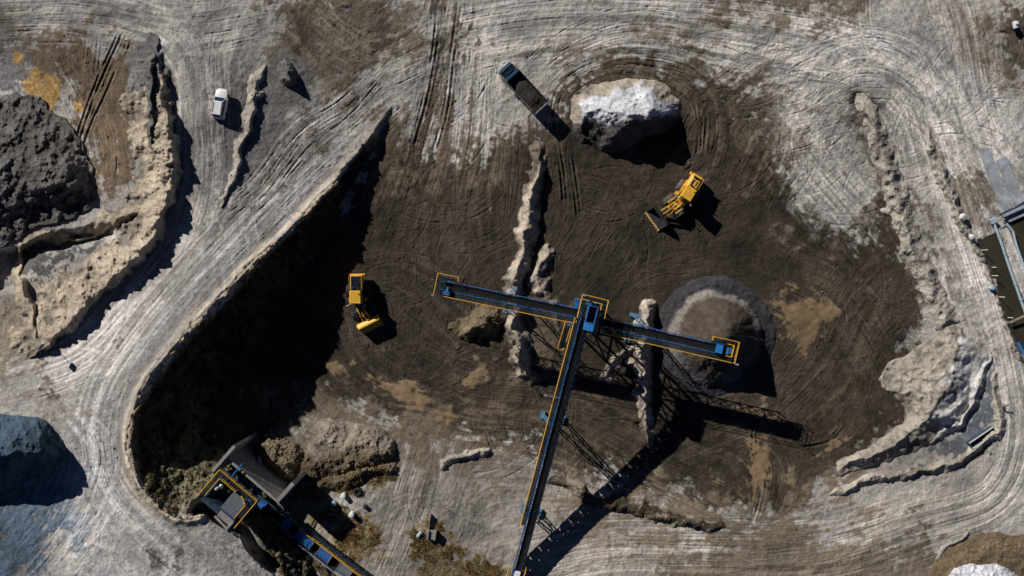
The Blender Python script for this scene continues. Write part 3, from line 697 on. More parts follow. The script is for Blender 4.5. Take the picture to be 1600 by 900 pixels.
# puddles of ochre slurry: their mask also flattens the ground
PUD = np.zeros(UU.shape, np.float32)
for P in [[(496, 560), (508, 545), (530, 548), (556, 572), (600, 590), (640, 602), (668, 618), (650, 632), (600, 622), (556, 604), (520, 588)], [(1206, 490), (1232, 466), (1262, 452), (1298, 470), (1300, 510), (1276, 540), (1256, 548), (1230, 530), (1212, 520)],
          [(1172, 700), (1200, 690), (1228, 700), (1212, 740), (1190, 770), (1174, 790), (1168, 760)], [(736, 566), (770, 560), (790, 574), (760, 590), (742, 584)], [(690, 642), (714, 636), (724, 650), (704, 658)], [(1262, 690), (1296, 672), (1306, 690), (1280, 704)], [(1172, 640), (1190, 632), (1214, 650), (1190, 664)]]:
    sl, sd = poly_field(P, 24, 1.6)
    PUD[sl] = np.maximum(PUD[sl], smooth((sd - 5 + 9 * N_mid[sl] + 4 * N_rgh[sl] + 6 * STREAK_L[sl]) / 9))
for sl, sd in [poly_field(P, 8, .5) for P in SCRAP]:
    PUD[sl] = np.maximum(PUD[sl], smooth((sd + 1) / 2) * .0)
m = PUD[..., None]
halo = None
Cc = Cc * (1 - m) + (np.array([.190, .132, .075]) * (1 + .12 * N_mid + .06 * STREAK_L)[..., None]) * m

# relief of the ground surface
flat_bits = (1 - PUD) * (1 - 0.8 * wallness * 0)
wetmask = smooth((0.16 - Cc.mean(-1)) / 0.1)
relief = RUT * 1.05 + 0.006 * STREAK * (1 - slope_mask) + 0.006 * STREAK_L + 0.014 * N_clod + 0.008 * N_fin
relief = relief * (1 - PUD) * (1 - 0.75 * slope_mask)
relief += slope_mask * (0.045 * N_clod + 0.03 * N_rgh)
for P in ([(1500, 520), (1540, 560), (1560, 600), (1558, 650), (1540, 690), (1480, 716), (1440, 712), (1520, 640), (1530, 590)], [(1340, 742), (1440, 720), (1510, 692), (1540, 684), (1530, 700), (1470, 724), (1390, 744)]):
    sl, sd = poly_field(P, 10, .5)
    relief[sl] *= 1 - 0.85 * smooth((sd + 4) / 8)
Zg = (Zb + relief) * FADE + (Zb) * (1 - FADE)
far = np.array([0.24, 0.215, 0.19])
Cc = Cc * FADE[..., None] + far * (1 - FADE[..., None])
Cc = np.clip(Cc, 0.012, 0.8).astype(np.float32)

def ground_z(u, v):
    """height of the bare ground at a plan point"""
    j = int(round((u - U[0]) / STEP)); i = int(round((v - V[0]) / STEP))
    return float(Zb[min(max(i, 0), NV - 1), min(max(j, 0), NU - 1)])

def top_z(u, v):
    j = int(round((u - U[0]) / STEP)); i = int(round((v - V[0]) / STEP))
    i = min(max(i, 0), NV - 1); j = min(max(j, 0), NU - 1)
    return float(max(Zg[i, j], Zb[i, j] + Hsum[i, j]))

# ------------------------------------------------------------------ meshes from the survey grid
def grid_mesh(name, X, Y, Z, col, faces_mask, material, origin=None):
    nv, nu = X.shape
    idx = np.arange(nv * nu).reshape(nv, nu)
    a = idx[:-1, :-1][faces_mask]; b = idx[:-1, 1:][faces_mask]; c = idx[1:, 1:][faces_mask]; d = idx[1:, :-1][faces_mask]
    quads = np.stack([a, d, c, b], 1)
    used, inv = np.unique(quads, return_inverse=True)
    quads = inv.reshape(-1, 4).astype(np.int32)
    co = np.stack([X.ravel()[used], Y.ravel()[used], Z.ravel()[used]], 1).astype(np.float32)
    if origin is None:
        origin = (0.0, 0.0, 0.0)
    elif origin == 'auto':
        origin = (float(co[:, 0].mean()), float(co[:, 1].mean()), float(co[:, 2].min()))
    co -= np.array(origin, np.float32)
    me = bpy.data.meshes.new(name)
    me.vertices.add(len(co)); me.vertices.foreach_set('co', co.ravel())
    me.loops.add(quads.size); me.loops.foreach_set('vertex_index', quads.ravel())
    me.polygons.add(len(quads)); me.polygons.foreach_set('loop_start', np.arange(0, quads.size, 4, dtype=np.int32))
    me.polygons.foreach_set('use_smooth', np.ones(len(quads), bool))
    me.update(calc_edges=True)
    if col is not None:
        at = me.attributes.new('Col', 'FLOAT_COLOR', 'POINT')
        cc = np.ones((len(co), 4), np.float32); cc[:, :3] = col.reshape(-1, 3)[used]
        at.data.foreach_set('color', cc.ravel())
    me.materials.append(material)
    o = bpy.data.objects.new(name, me)
    o.location = origin
    COL.objects.link(o)
    return o

def tag(o, label=None, cat=None, group=None, kind=None):
    if label: o['label'] = label
    if cat: o['category'] = cat
    if group: o['group'] = group
    if kind: o['kind'] = kind
    return o

M_soil = soil_mat('bare_earth')
M_heap = soil_mat('loose_spoil', grain=.32, bump=.085)
M_mud = soil_mat('wet_mud', 0.55, 0.3, 0.12, 0.01)
k = (CAM_H - Zg) / CAM_H
GX = (UU - 800) * 0.1 * k; GY = (450 - VV) * 0.1 * k

# pad the survey sheet out to the horizon
pl = np.array([-6000, -2500, -1200, -600, -350, -220.0]); pr = np.array([220, 350, 600, 1200, 2500, 6000.0])
pxn = 6
def padded(A):
    return np.pad(A, [(pxn, pxn), (pxn, pxn)] + [(0, 0)] * (A.ndim - 2), mode='edge')
PX, PY, PZ, PC = padded(GX), padded(GY), padded(Zg), padded(Cc)
far_add = np.array([4000, 1500, 500, 160, 50, 14.0])
for k_ in range(pxn):                       # the border line itself is levelled out step by step
    g_ = (k_ + 1) / pxn
    PZ[:, pxn - 1 - k_] = PZ[:, pxn - 1 - k_] * (1 - g_) + g_ * 4.0; PZ[:, -pxn + k_] = PZ[:, -pxn + k_] * (1 - g_) + g_ * 2.0
    PZ[pxn - 1 - k_, :] = PZ[pxn - 1 - k_, :] * (1 - g_) + g_ * 2.0; PZ[-pxn + k_, :] = PZ[-pxn + k_, :] * (1 - g_) + g_ * 3.0
PX[:, :pxn] -= far_add[None, :]; PX[:, -pxn:] += far_add[::-1][None, :]
PY[:pxn, :] += far_add[:, None]; PY[-pxn:, :] -= far_add[::-1][:, None]
def fmask(poly_pts, warp=1.0, grow=0):
    sl, sd = poly_field(poly_pts, 40, warp)
    m = np.zeros(UU.shape, bool); m[sl] = (sd + grow) > 0
    return m
road = fmask([(150, -20), (420, -60), (700, -60), (1000, 20), (1250, 24), (1400, 40), (1470, 110), (1500, 60), (1470, -60), (1530, -60), (1524, 100), (1600, 250), (1640, 330), (1560, 320), (1510, 250), (1500, 330), (1545, 430), (1580, 530), (1620, 620), (1640, 760), (1560, 820),
              (1400, 826), (1240, 840), (1220, 800), (1320, 776), (1480, 740), (1548, 700), (1568, 630), (1548, 560), (1500, 450), (1470, 360), (1440, 250), (1400, 160), (1330, 118), (1240, 150), (1180, 130), (1080, 100), (960, 80), (880, 130), (800, 190), (700, 230), (640, 210), (612, 166),
              (520, 280), (370, 430), (240, 570), (196, 660), (200, 730), (262, 812), (330, 850), (380, 960), (140, 960), (120, 760), (100, 640), (60, 600), (-120, 610), (-120, 575), (60, 560), (160, 500), (262, 400), (296, 290), (290, 170), (262, 70), (140, 30), (-120, 40), (-120, 0)], 1.0)
road &= (slope_mask < .3)
pudf = PUD > 0.5
def faces_of(vm):
    return vm[:-1, :-1]
fp = padded(faces_of(pudf).astype(np.int8)); fr = padded(faces_of(road).astype(np.int8)); fs = padded(faces_of(slope_mask > .3).astype(np.int8))
edge = np.ones(fp.shape, bool); edge[pxn:-pxn, pxn:-pxn] = False
fp = (fp > 0) & ~edge; fr = (fr > 0) & ~edge & ~fp; fs = (fs > 0) & ~edge & ~fp & ~fr
tag(grid_mesh('ground', PX, PY, PZ, PC, ~(fp | fr | fs), M_soil), kind='structure')
tag(grid_mesh('haul_road', PX, PY, PZ, PC, fr, M_soil), kind='structure')
tag(grid_mesh('slope', PX, PY, PZ, PC, fs, M_soil), kind='structure')
tag(grid_mesh('puddle', PX, PY, PZ, PC, fp, M_mud), kind='structure')

# colours of the earth things
def thing_colour(key, sl, h, zt):
    n = lambda c, a=.12: (np.asarray(c)[None, None] * (1 + a * N_mid[sl] + .10 * N_rgh[sl] + .06 * N_clod[sl])[..., None])
    hm = h.max() + 1e-6
    mix = lambda a, b, t: a * (1 - t[..., None]) + b * t[..., None]
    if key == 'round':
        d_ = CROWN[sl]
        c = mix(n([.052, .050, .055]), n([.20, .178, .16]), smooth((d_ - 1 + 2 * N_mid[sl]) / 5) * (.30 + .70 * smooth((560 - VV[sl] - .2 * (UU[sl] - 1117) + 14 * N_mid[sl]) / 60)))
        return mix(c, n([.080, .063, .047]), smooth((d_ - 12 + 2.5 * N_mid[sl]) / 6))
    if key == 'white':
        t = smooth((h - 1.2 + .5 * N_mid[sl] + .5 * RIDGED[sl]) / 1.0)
        south = smooth((VV[sl] - 190 + 0.16 * np.abs(UU[sl] - 985) * (UU[sl] > 985) + 6 * N_as[sl] + 3 * N_mid[sl]) / 8)  # dark grey flank; towards the east it paints the heap's own shade
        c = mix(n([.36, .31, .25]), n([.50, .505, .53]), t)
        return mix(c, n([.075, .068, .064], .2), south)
    if key == 'white2': return n([.62, .62, .66])
    if key == 'blueblack': return n([.055, .086, .120], .12)
    if key == 'brownheap': return n([.115, .088, .055], .25)
    if key == 'darkgrey': return mix(n([.105, .098, .092], .25), n([.185, .168, .148]), smooth(N_big[sl] * .6 + .1))
    if key == 'rubble': return mix(n([.205, .172, .138], .25), n([.11, .085, .055], .3), smooth((VV[sl] - 704 + 8 * N_mid[sl]) / 14))
    if key == 'boulderbank': return n([.16, .125, .085], .35)
    if key == 'pale': return n([.34, .32, .30])
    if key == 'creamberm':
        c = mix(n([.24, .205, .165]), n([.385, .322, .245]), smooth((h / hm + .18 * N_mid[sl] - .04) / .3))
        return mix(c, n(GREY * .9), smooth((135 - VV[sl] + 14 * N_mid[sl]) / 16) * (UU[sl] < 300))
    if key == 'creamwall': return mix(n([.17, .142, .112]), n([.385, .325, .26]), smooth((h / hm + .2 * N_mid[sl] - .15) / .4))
    if key == 'greyberm': return n([.35, .315, .27], .15)
    if key == 'sandbank':
        return mix(n([.31, .275, .23], .15), n([.50, .485, .47]), smooth((UU[sl] - 1470 + 0.3 * (VV[sl] - 600) + 12 * N_mid[sl]) / 22))
    if key == 'veg': return mix(n(BROWN * .55, .3), n([.22, .19, .155]), smooth(N_mid[sl] * .8))
    if key == 'brownmound': return n([.150, .112, .070], .08)
    return n(PALE)

for T in THINGS:
    sl, h = T['sl'], T['h']
    amp = 0.010 if T['colour'] in ('creamberm', 'creamwall', 'sandbank', 'white') else 0.018 if T['colour'] in ('round', 'white2', 'blueblack', 'brownmound') else 0.03
    on = h > 0.05
    base = Zb[sl]
    z = np.where(on, base + h + amp * (N_clod[sl] + .6 * N_fin[sl]) * np.clip(h * 2, 0, 1), base - 0.35)
    kk = (CAM_H - z) / CAM_H
    X = (UU[sl] - 800) * .1 * kk; Y = (450 - VV[sl]) * .1 * kk
    fm = on[:-1, :-1] | on[1:, :-1] | on[:-1, 1:] | on[1:, 1:]
    if fm.sum() < 4:
        continue
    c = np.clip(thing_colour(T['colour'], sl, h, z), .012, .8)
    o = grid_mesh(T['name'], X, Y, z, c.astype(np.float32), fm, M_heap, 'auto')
    tag(o, T['label'], T['cat'], T['group'])
# --- PART B ---
# ------------------------------------------------------------------ helpers: built objects
class MB:
    """collects shapes for ONE mesh object"""
    def __init__(self):
        self.bm = bmesh.new()
    def _add(self, verts, faces):
        vs_ = [self.bm.verts.new(v) for v in verts]
        for f in faces:
            try:
                self.bm.faces.new([vs_[i] for i in f])
            except ValueError:
                pass
        return vs_
    def box(self, c, s, rot=None, taper=(1, 1)):
        x, y, z = s[0] / 2, s[1] / 2, s[2] / 2
        pts = []
        for sx, sy, sz in [(-1, -1, -1), (1, -1, -1), (1, 1, -1), (-1, 1, -1), (-1, -1, 1), (1, -1, 1), (1, 1, 1), (-1, 1, 1)]:
            p = Vector((sx * x * (taper[0] if sz > 0 else 1), sy * y * (taper[1] if sz > 0 else 1), sz * z))
            if rot is not None:
                p = rot @ p
            pts.append(p + Vector(c))
        self._add(pts, [(0, 3, 2, 1), (4, 5, 6, 7), (0, 1, 5, 4), (1, 2, 6, 5), (2, 3, 7, 6), (3, 0, 4, 7)])
        return self
    def bar(self, p, q, w=0.1, h=None):
        p, q = Vector(p), Vector(q)
        d = q - p
        if d.length < 1e-5:
            return self
        return self.box((p + q) / 2, (d.length, w, h or w), d.to_track_quat('X', 'Z').to_matrix())
    def tube(self, p, q, r, n=8, r2=None, caps=True):
        p, q = Vector(p), Vector(q)
        m = (q - p).to_track_quat('Z', 'Y').to_matrix()
        r2 = r if r2 is None else r2
        a = [p + m @ Vector((r * math.cos(2 * math.pi * i / n), r * math.sin(2 * math.pi * i / n), 0)) for i in range(n)]
        b = [q + m @ Vector((r2 * math.cos(2 * math.pi * i / n), r2 * math.sin(2 * math.pi * i / n), 0)) for i in range(n)]
        f = [(i, (i + 1) % n, n + (i + 1) % n, n + i) for i in range(n)]
        if caps:
            f += [tuple(range(n))[::-1], tuple(range(n, 2 * n))]
        self._add(a + b, f)
        return self
    def path(self, pts, r, n=8):
        for a, b in zip(pts[:-1], pts[1:]):
            self.tube(a, b, r, n)
        return self
    def prism(self, outline, axis, a, b):
        """outline of 2-D points swept from a to b along axis ('x','y','z')"""
        def P(u, v, w):
            return {'x': (w, u, v), 'y': (u, w, v), 'z': (u, v, w)}[axis]
        n = len(outline)
        self._add([P(u, v, a) for u, v in outline] + [P(u, v, b) for u, v in outline],
                  [(i, (i + 1) % n, n + (i + 1) % n, n + i) for i in range(n)] + [tuple(range(n))[::-1], tuple(range(n, 2 * n))])
        return self
    def lathe(self, c, axis, prof, n=20):
        """prof: (radius, offset along axis)"""
        m = Vector(axis).to_track_quat('Z', 'Y').to_matrix()
        c = Vector(c)
        V_, F_ = [], []
        for r, o in prof:
            V_ += [c + m @ Vector((r * math.cos(2 * math.pi * i / n), r * math.sin(2 * math.pi * i / n), o)) for i in range(n)]
        for j in range(len(prof) - 1):
            F_ += [(j * n + i, j * n + (i + 1) % n, (j + 1) * n + (i + 1) % n, (j + 1) * n + i) for i in range(n)]
        F_ += [tuple(range(n))[::-1], tuple(range((len(prof) - 1) * n, len(prof) * n))]
        self._add(V_, F_)
        return self
    def loft(self, rings, cap=True):
        n = len(rings[0])
        F_ = [(j * n + i, j * n + (i + 1) % n, (j + 1) * n + (i + 1) % n, (j + 1) * n + i) for j in range(len(rings) - 1) for i in range(n)]
        if cap:
            F_ += [tuple(range(n))[::-1], tuple(range((len(rings) - 1) * n, len(rings) * n))]
        self._add([p for r in rings for p in r], F_)
        return self
    def rock(self, c, r, seed, sub=2, squash=0.7):
        rr = random.Random(seed)
        t = bmesh.new()
        bmesh.ops.create_icosphere(t, subdivisions=sub, radius=1)
        ax = [Vector((rr.gauss(0, 1), rr.gauss(0, 1), rr.gauss(0, 1))).normalized() for _ in range(7)]
        cut = [rr.uniform(.62, .95) for _ in ax]
        V_ = []
        for v in t.verts:
            p = v.co.copy()
            for a, k_ in zip(ax, cut):
                e = p.dot(a)
                if e > k_:
                    p -= a * (e - k_)
            V_.append((c[0] + p.x * r, c[1] + p.y * r, c[2] + p.z * r * squash))
        t.verts.index_update()
        self._add(V_, [[v.index for v in f.verts] for f in t.faces])
        t.free()
        return self
    def build(self, name, material, parent=None, loc=(0, 0, 0), rot=None, smooth_=False, bevel=0.0):
        bmesh.ops.recalc_face_normals(self.bm, faces=self.bm.faces)
        me = bpy.data.meshes.new(name)
        self.bm.to_mesh(me)
        self.bm.free()
        me.materials.append(material)
        if smooth_:
            me.polygons.foreach_set('use_smooth', np.ones(len(me.polygons), bool))
            me.set_sharp_from_angle(angle=R(40))
        o = bpy.data.objects.new(name, me)
        COL.objects.link(o)
        o.location = loc
        if rot:
            o.rotation_euler = rot
        if parent:
            o.parent = parent
        if bevel:
            b = o.modifiers.new('edges', 'BEVEL')
            b.width = bevel; b.segments = 2; b.limit_method = 'ANGLE'; b.angle_limit = R(35)
        return o

def thing(name, label, cat, loc, rotz=0.0, group=None):
    o = bpy.data.objects.new(name, None)
    o.empty_display_size = 0.5
    COL.objects.link(o)
    o.location = loc
    o.rotation_euler = (0, 0, rotz)
    return tag(o, label, cat, group)

def share(o, parent, loc=None, rot=None):
    """a copy of a part (and its sub-parts) under the same or another thing"""
    c = o.copy()
    COL.objects.link(c)
    c.parent = parent
    if loc is not None: c.location = loc
    if rot is not None: c.rotation_euler = rot
    for ch in list(o.children):
        share(ch, c)
    return c

def at(u, v, z=None):
    z = top_z(u, v) if z is None else z
    x, y = unproj(u, v, z)
    return (x, y, z)

M = dict(
    blue=mat('blue_paint', (0.018, 0.125, 0.33), 0.45, 0.0, .25, 2.5, dust=.35), blue_bright=mat('blue_sheet', (0.02, 0.20, 0.55), 0.4, 0, .15, 1.5, dust=.25),
    bucketsteel=mat('dark_bucket_steel', (0.05, 0.05, 0.058), .45, .4, .4, 2.5, dust=.35), leg=mat('pale_blue_steel', (0.10, 0.24, 0.36), .5, .1, .2, 2, dust=.3), frame=mat('dark_steel', (0.035, 0.06, 0.10), 0.5, 0.2, .3, 2, dust=.3), pale_steel=mat('galvanised', (0.36, 0.42, 0.47), 0.4, 0.3, .2, 3, dust=.3), black_belt=mat('belt_rubber', (0.007, 0.008, 0.010), 0.75, 0, .4, 1.2, spec=.2, dust=.04),
    yellow=mat('yellow_rail', (0.72, 0.40, 0.035), 0.5, 0, .15, 3, dust=.15), loader=mat('loader_yellow', (0.82, 0.45, 0.04), 0.42, 0, .14, 2.2, dust=.22),
    worn=mat('worn_yellow_steel', (0.55, 0.36, 0.10), 0.5, 0.1, .3, 3, dust=.5), tyre=mat('tyre_rubber', (0.016, 0.015, 0.015), .85, 0, .3, 6, dust=.25), dusty_lit_tyre=mat('dusty_lit_tyre', (0.13, 0.115, 0.10), .9, 0, .4, 4), rim=mat('rim_yellow', (0.45, 0.27, 0.05), .5, 0, .3, 4, dust=.4),  # dusty loader tyre made paler for the sun on its tread
    glass=mat('dark_glass', (0.010, 0.020, 0.032), .08, 0, .05, 1, spec=.6), carglass=mat('car_glass', (0.012, 0.030, 0.055), .06, 0, .05, 1, spec=.8), white=mat('white_paint', (0.80, 0.80, 0.80), .28, 0, .04, 1.5, dust=.06), chrome=mat('bare_metal', (0.5, 0.5, 0.5), .3, .8, .1, 4),
    navy=mat('navy_paint', (0.008, 0.016, 0.032), .25, 0, .2, 2, dust=.05), navy_lit=mat('navy_trim', (0.025, 0.07, 0.13), .35, 0, .2, 2), rust=mat('rusty_steel', (0.12, 0.075, 0.05), .7, .2, .35, 3, dust=.4), concrete=mat('concrete', (0.27, 0.26, 0.25), .9, 0, .22, 1.6, .01, .2, dust=.4),
    slab=mat('pale_slab', (0.36, 0.39, 0.43), .85, 0, .3, .9, .01, .2, dust=.85), grate=mat('grating_steel', (0.025, 0.032, 0.042), .5, .4, .3, 4), engine=mat('engine_and_shade_black', (0.012, 0.018, 0.035), .35, .2, .5, 6), pipe=mat('pale_blue_pipe', (0.36, 0.47, 0.54), .5, 0, .15, 2, dust=.25),
    redpipe=mat('rust_red_pipe', (0.18, 0.085, 0.06), .7, 0, .3, 3), water=mat('murky_water', (0.045, 0.040, 0.028), .06, 0, .25, .35, 0, .35), stone=mat('grey_stone', (0.24, 0.21, 0.18), .95, 0, .3, 3, .02, .2), whitestone=mat('white_stone', (0.62, 0.60, 0.57), .9, 0, .15, 3, .02, .2),
    brush=mat('dry_brush', (0.20, 0.135, 0.055), .9, 0, .5, .8, 0, .1), grass=mat('green_grass', (0.095, 0.085, 0.045), .9, 0, .5, .8, 0, .1), dirt=mat('loaded_soil', (0.042, 0.036, 0.028), .95, 0, .4, 2.5, .03, .15), timber=mat('old_timber', (0.30, 0.25, 0.19), .9, 0, .25, 4), red=mat('red_lamp', (0.45, 0.02, 0.02), .3, 0, .05, 1), tarp=mat('white_sheet', (0.72, 0.74, 0.75), .6, 0, .06, 2),
    cover=mat('blue_cover', (0.012, 0.085, 0.27), .42, 0, .18, 1.4, dust=.2), greycover=mat('grey_cover', (0.10, 0.12, 0.15), .5, 0, .2, 1.4, dust=.3))

# ------------------------------------------------------------------ conveyors and the transfer tower
def rail_run(mb, pts, posts=2.0, hh=1.05, r=0.045):
    """handrail along floor points: top rail, knee rail and posts"""
    for a, b in zip(pts[:-1], pts[1:]):
        a, b = Vector(a), Vector(b)
        up = Vector((0, 0, hh))
        mb.tube(a + up, b + up, r * 1.25, 6); mb.tube(a + up * .52, b + up * .52, r * .8, 6)
        n = max(1, int(round((b - a).length / posts)))
        for i in range(n + 1):
            p = a.lerp(b, i / n)
            mb.tube(p, p + up, r * .9, 6)
    return mb

def grating(mb, A, B, wdir, w, gap=0.24):
    """open walkway from A to B, w wide along wdir"""
    A, B = Vector(A), Vector(B); wd = Vector(wdir).normalized()
    mb.bar(A, B, .05, .08); mb.bar(A + wd * w, B + wd * w, .05, .08); mb.bar(A + wd * w / 2, B + wd * w / 2, .03, .06)
    n = int((B - A).length / gap)
    for i in range(n + 1):
        p = A.lerp(B, i / n)
        mb.bar(p + Vector((0, 0, .012)), p + wd * w + Vector((0, 0, .012)), gap * .8, .03)
    return mb

def conveyor(name, label, P0, P1, side, width=1.05, truss=1.7, bents=(), web=.16, idler_gap=1.5, walk=(0.0, 1.0), walk_w=0.72, head_rail=True, rail_skip=0.0):
    P0, P1 = Vector(P0), Vector(P1)
    d = P1 - P0
    L = math.hypot(d.x, d.y)
    sl_ = d.z / L
    g0 = 0.0
    root = thing(name, label, 'conveyor', (P0.x, P0.y, 0), math.atan2(d.y, d.x))
    pt = lambda s_, y, dz=0.0: Vector((s_, y, P0.z + sl_ * s_ + dz))
    hw = width / 2
    # belt: troughed, carrying run and return run
    b = MB()
    n = 24
    prof = [(-hw, .17), (-hw * .45, 0), (hw * .45, 0), (hw, .17), (hw, .20), (hw * .45, .035), (-hw * .45, .035), (-hw, .20)]
    b.loft([[pt(-.3 + (L + .6) * i / n, y, z) for y, z in prof] for i in range(n + 1)])
    b.box(pt(L / 2, 0, -.42), (math.hypot(L, d.z), width * .94, .025), Matrix.Rotation(-math.atan(sl_), 3, 'Y'))
    b.build('belt', M['black_belt'], root)
    # load on the belt
    # truss: chords, verticals, diagonals
    f = MB()
    y1 = hw + .16
    seg = 2.2
    ns = max(2, int(round(L / seg)))
    for s_ in (-1, 1):
        f.bar(pt(0, s_ * y1, .02 - web / 2), pt(L, s_ * y1, .02 - web / 2), .12, web)
        if truss:
            f.bar(pt(0, s_ * y1, -truss), pt(L, s_ * y1, -truss), .12, .14)
            for i in range(ns + 1):
                x = L * i / ns
                f.bar(pt(x, s_ * y1, -.05), pt(x, s_ * y1, -truss), .11)
                if i < ns:
                    x2 = L * (i + 1) / ns
                    f.bar(pt(x, s_ * y1, -truss if i % 2 else -.05), pt(x2, s_ * y1, -.05 if i % 2 else -truss), .11)
    for i in range(ns + 1):
        x = L * i / ns
        f.bar(pt(x, -y1, -.14), pt(x, y1, -.14), .08)
        if truss:
            f.bar(pt(x, -y1, -truss), pt(x, y1, -truss), .08)
            if i < ns:
                x2 = L * (i + 1) / ns
                f.bar(pt(x, -y1, -truss), pt(x2, y1, -truss), .07)
    f.build('truss', M['frame'], root)
    st = MB()
    for s_ in (-1, 1):
        st.bar(pt(0, s_ * y1, .05), pt(L, s_ * y1, .05), .07, .05)
    st.build('stringer', M['blue_bright'], root)
    # idler brackets: one part each
    proto = None
    ni = min(95, int(L / idler_gap))
    for i in range(ni):
        x = (i + .5) * L / ni
        if proto is None:
            m_ = MB()
            for s_ in (-1, 1):
                m_.tube((0, s_ * hw * .5, -.06), (0, s_ * (hw + .06), .13), .07, 8)
                m_.bar((0, s_ * (hw + .05), -.1), (0, s_ * (hw + .12), .24), .09, .05)
            m_.tube((0, -hw * .45, -.08), (0, hw * .45, -.08), .07, 8)
            proto = m_.build('idler', M['pale_steel' if i % 2 else 'blue_bright'], root, pt(x, 0))
        else:
            share(proto, root, pt(x, 0))
    # walkway and rail on one side
    ya = side * (y1 + .05); yb = side * (y1 + .12 + walk_w)
    wa, wb = walk[0] * L, walk[1] * L
    g = MB()
    grating(g, pt(wa, ya, -.05), pt(wb, ya, -.05), (0, side, 0), walk_w)
    for i in range(int((wb - wa) / seg) + 1):
        x = wa + i * seg
        g.bar(pt(x, side * y1, -.12), pt(x, yb, -.12), .07)
    g.build('walkway', M['grate'], root)
    rr = MB()
    rail_run(rr, [pt(wa, yb, 0), pt(wb - rail_skip, yb, 0)])
    rr.build('handrail', M['yellow'], root)
    # pulleys
    for x, nm in ((0, 'tail_pulley'), (L, 'head_pulley')):
        MB().tube(pt(x, -hw, -.2), pt(x, hw, -.2), .24, 14).build(nm, M['frame'], root, smooth_=True)
    # support bents: each leg a part
    for (sx, spread, rake, gz) in bents:
        for s_ in (-1, 1):
            l = MB()
            for k_ in (-1, 1):
                l.bar(pt(sx + k_ * .25, s_ * (y1 + .02), -truss + .05), (sx + k_ * (.25 + rake), s_ * spread, gz - .4), .13)
            hgt = P0.z + sl_ * sx - truss - gz
            mseg = max(2, int(hgt / 2.2))
            for q in range(mseg):
                t0, t1 = q / mseg, (q + 1) / mseg
                A = lambda k_, t_: Vector((sx + k_ * (.25 + rake * t_), s_ * (y1 + (spread - y1) * t_), P0.z + sl_ * sx - truss - hgt * t_))
                l.bar(A(-1, t0), A(1, t1), .08); l.bar(A(-1, t1), A(1, t1), .08)
            l.box((sx, s_ * spread, gz + .0), (1.2 + 2 * rake, .6, .5))
            l.build('support_leg', M['leg'], root)
        c = MB()
        hgt = P0.z + sl_ * sx - truss - gz
        for t0, t1 in ((0.02, .5), (.5, .95)):
            ys = lambda t_: y1 + (spread - y1) * t_
            zz = lambda t_: P0.z + sl_ * sx - truss - hgt * t_
            c.bar((sx, -ys(t0), zz(t0)), (sx, ys(t1), zz(t1)), .09); c.bar((sx, ys(t0), zz(t0)), (sx, -ys(t1), zz(t1)), .09)
        c.build('cross_brace', M['blue'], root)
    return root, pt, L

ZB = 10.6
def up(u, v, z):
    x, y = unproj(u, v, z)
    return Vector((x, y, z))
# west belt: from the tower to its head over the brown soil heap
wc, wpt, wL = conveyor('belt_conveyor', 'west belt conveyor with yellow rail and a square end platform', up(902, 489, ZB), up(698, 447, ZB), 1, truss=1.8, bents=[(9.6, 2.1, .35, 0.3)], walk=(0.02, 1.0))
# a square maintenance platform round its head
p_ = MB(); grating(p_, wpt(wL - 1.5, -1.05, -.05), wpt(wL - 1.5, 1.35, -.05) + Vector((0, 0, 0)), (1, 0, 0), 3.0, .3)
p_.build('end_platform', M['grate'], wc)
r_ = MB(); rail_run(r_, [wpt(wL - 1.5, -.95, 0), wpt(wL - 1.5, -1.55, 0), wpt(wL + 1.5, -1.55, 0), wpt(wL + 1.5, 1.55, 0)], 1.2)
r_.build('platform_rail', M['yellow'], wc)
for a_ in (-.62, .54):
    MB().prism([(-.45, -.5), (.5, -.5), (.75, .1), (.4, .55), (-.45, .5)], 'y', a_, a_ + .08).build('head_cheek', M['blue'], wc, wpt(wL, 0, 0))
d_ = MB(); d_.box((0, 0, 0), (.9, .55, .5)); d_.tube((-.1, -.25, .1), (-.1, -.95, .1), .22, 12)
d_.build('drive_motor', M['blue'], wc, wpt(wL - .2, 1.02, .35))
l_ = MB(); l_.tube((0, 0, 0), (0, 0, 1.6), .04, 6); l_.box((0.1, 0, 1.65), (.35, .22, .12))
l_.build('work_light', M['pale_steel'], wc, wpt(wL + 1.5, 1.6, 0))
# east belt: from the tower to its head over the round stockpile
ec, ept, eL = conveyor('belt_conveyor', 'east belt conveyor ending above the round gravel stockpile', up(936, 502, ZB), up(1132, 547, ZB + .2), -1, truss=1.8, bents=[(6.6, 2.0, .35, 0.3)], walk=(0.04, 1.06))
p_ = MB(); grating(p_, ept(eL - 2.2, -1.35, -.05), ept(eL - 2.2, 1.2, -.05), (1, 0, 0), 3.6, .3)
p_.build('end_platform', M['grate'], ec)
r_ = MB(); rail_run(r_, [ept(eL - 2.2, 1.0, 0), ept(eL - 2.2, 1.55, 0), ept(eL + 1.55, 1.55, 0), ept(eL + 1.55, -1.5, 0)], 1.2)
rail_run(r_, [ept(eL + .2, .95, 0), ept(eL + .95, .95, 0), ept(eL + .95, -.75, 0), ept(eL + .3, -.75, 0)], 1.2)
r_.build('platform_rail', M['yellow'], ec)
h_ = MB(); h_.box((0, 0, .42), (.95, 1.2, .1)); h_.box((0, -.56, 0), (.95, .06, .9)); h_.box((0, .56, 0), (.95, .06, .9)); h_.box((-.45, 0, .3), (.05, 1.1, .35))
h_.build('head_hood', M['blue_bright'], ec, ept(eL - .9, 0, .25), bevel=.03)
d_ = MB(); d_.box((0, 0, 0), (.6, .8, .5)); d_.tube((-.1, -.6, .05), (-.1, .3, .05), .25, 12)
d_.build('drive_motor', M['blue'], ec, ept(eL + .55, 0.1, .2))
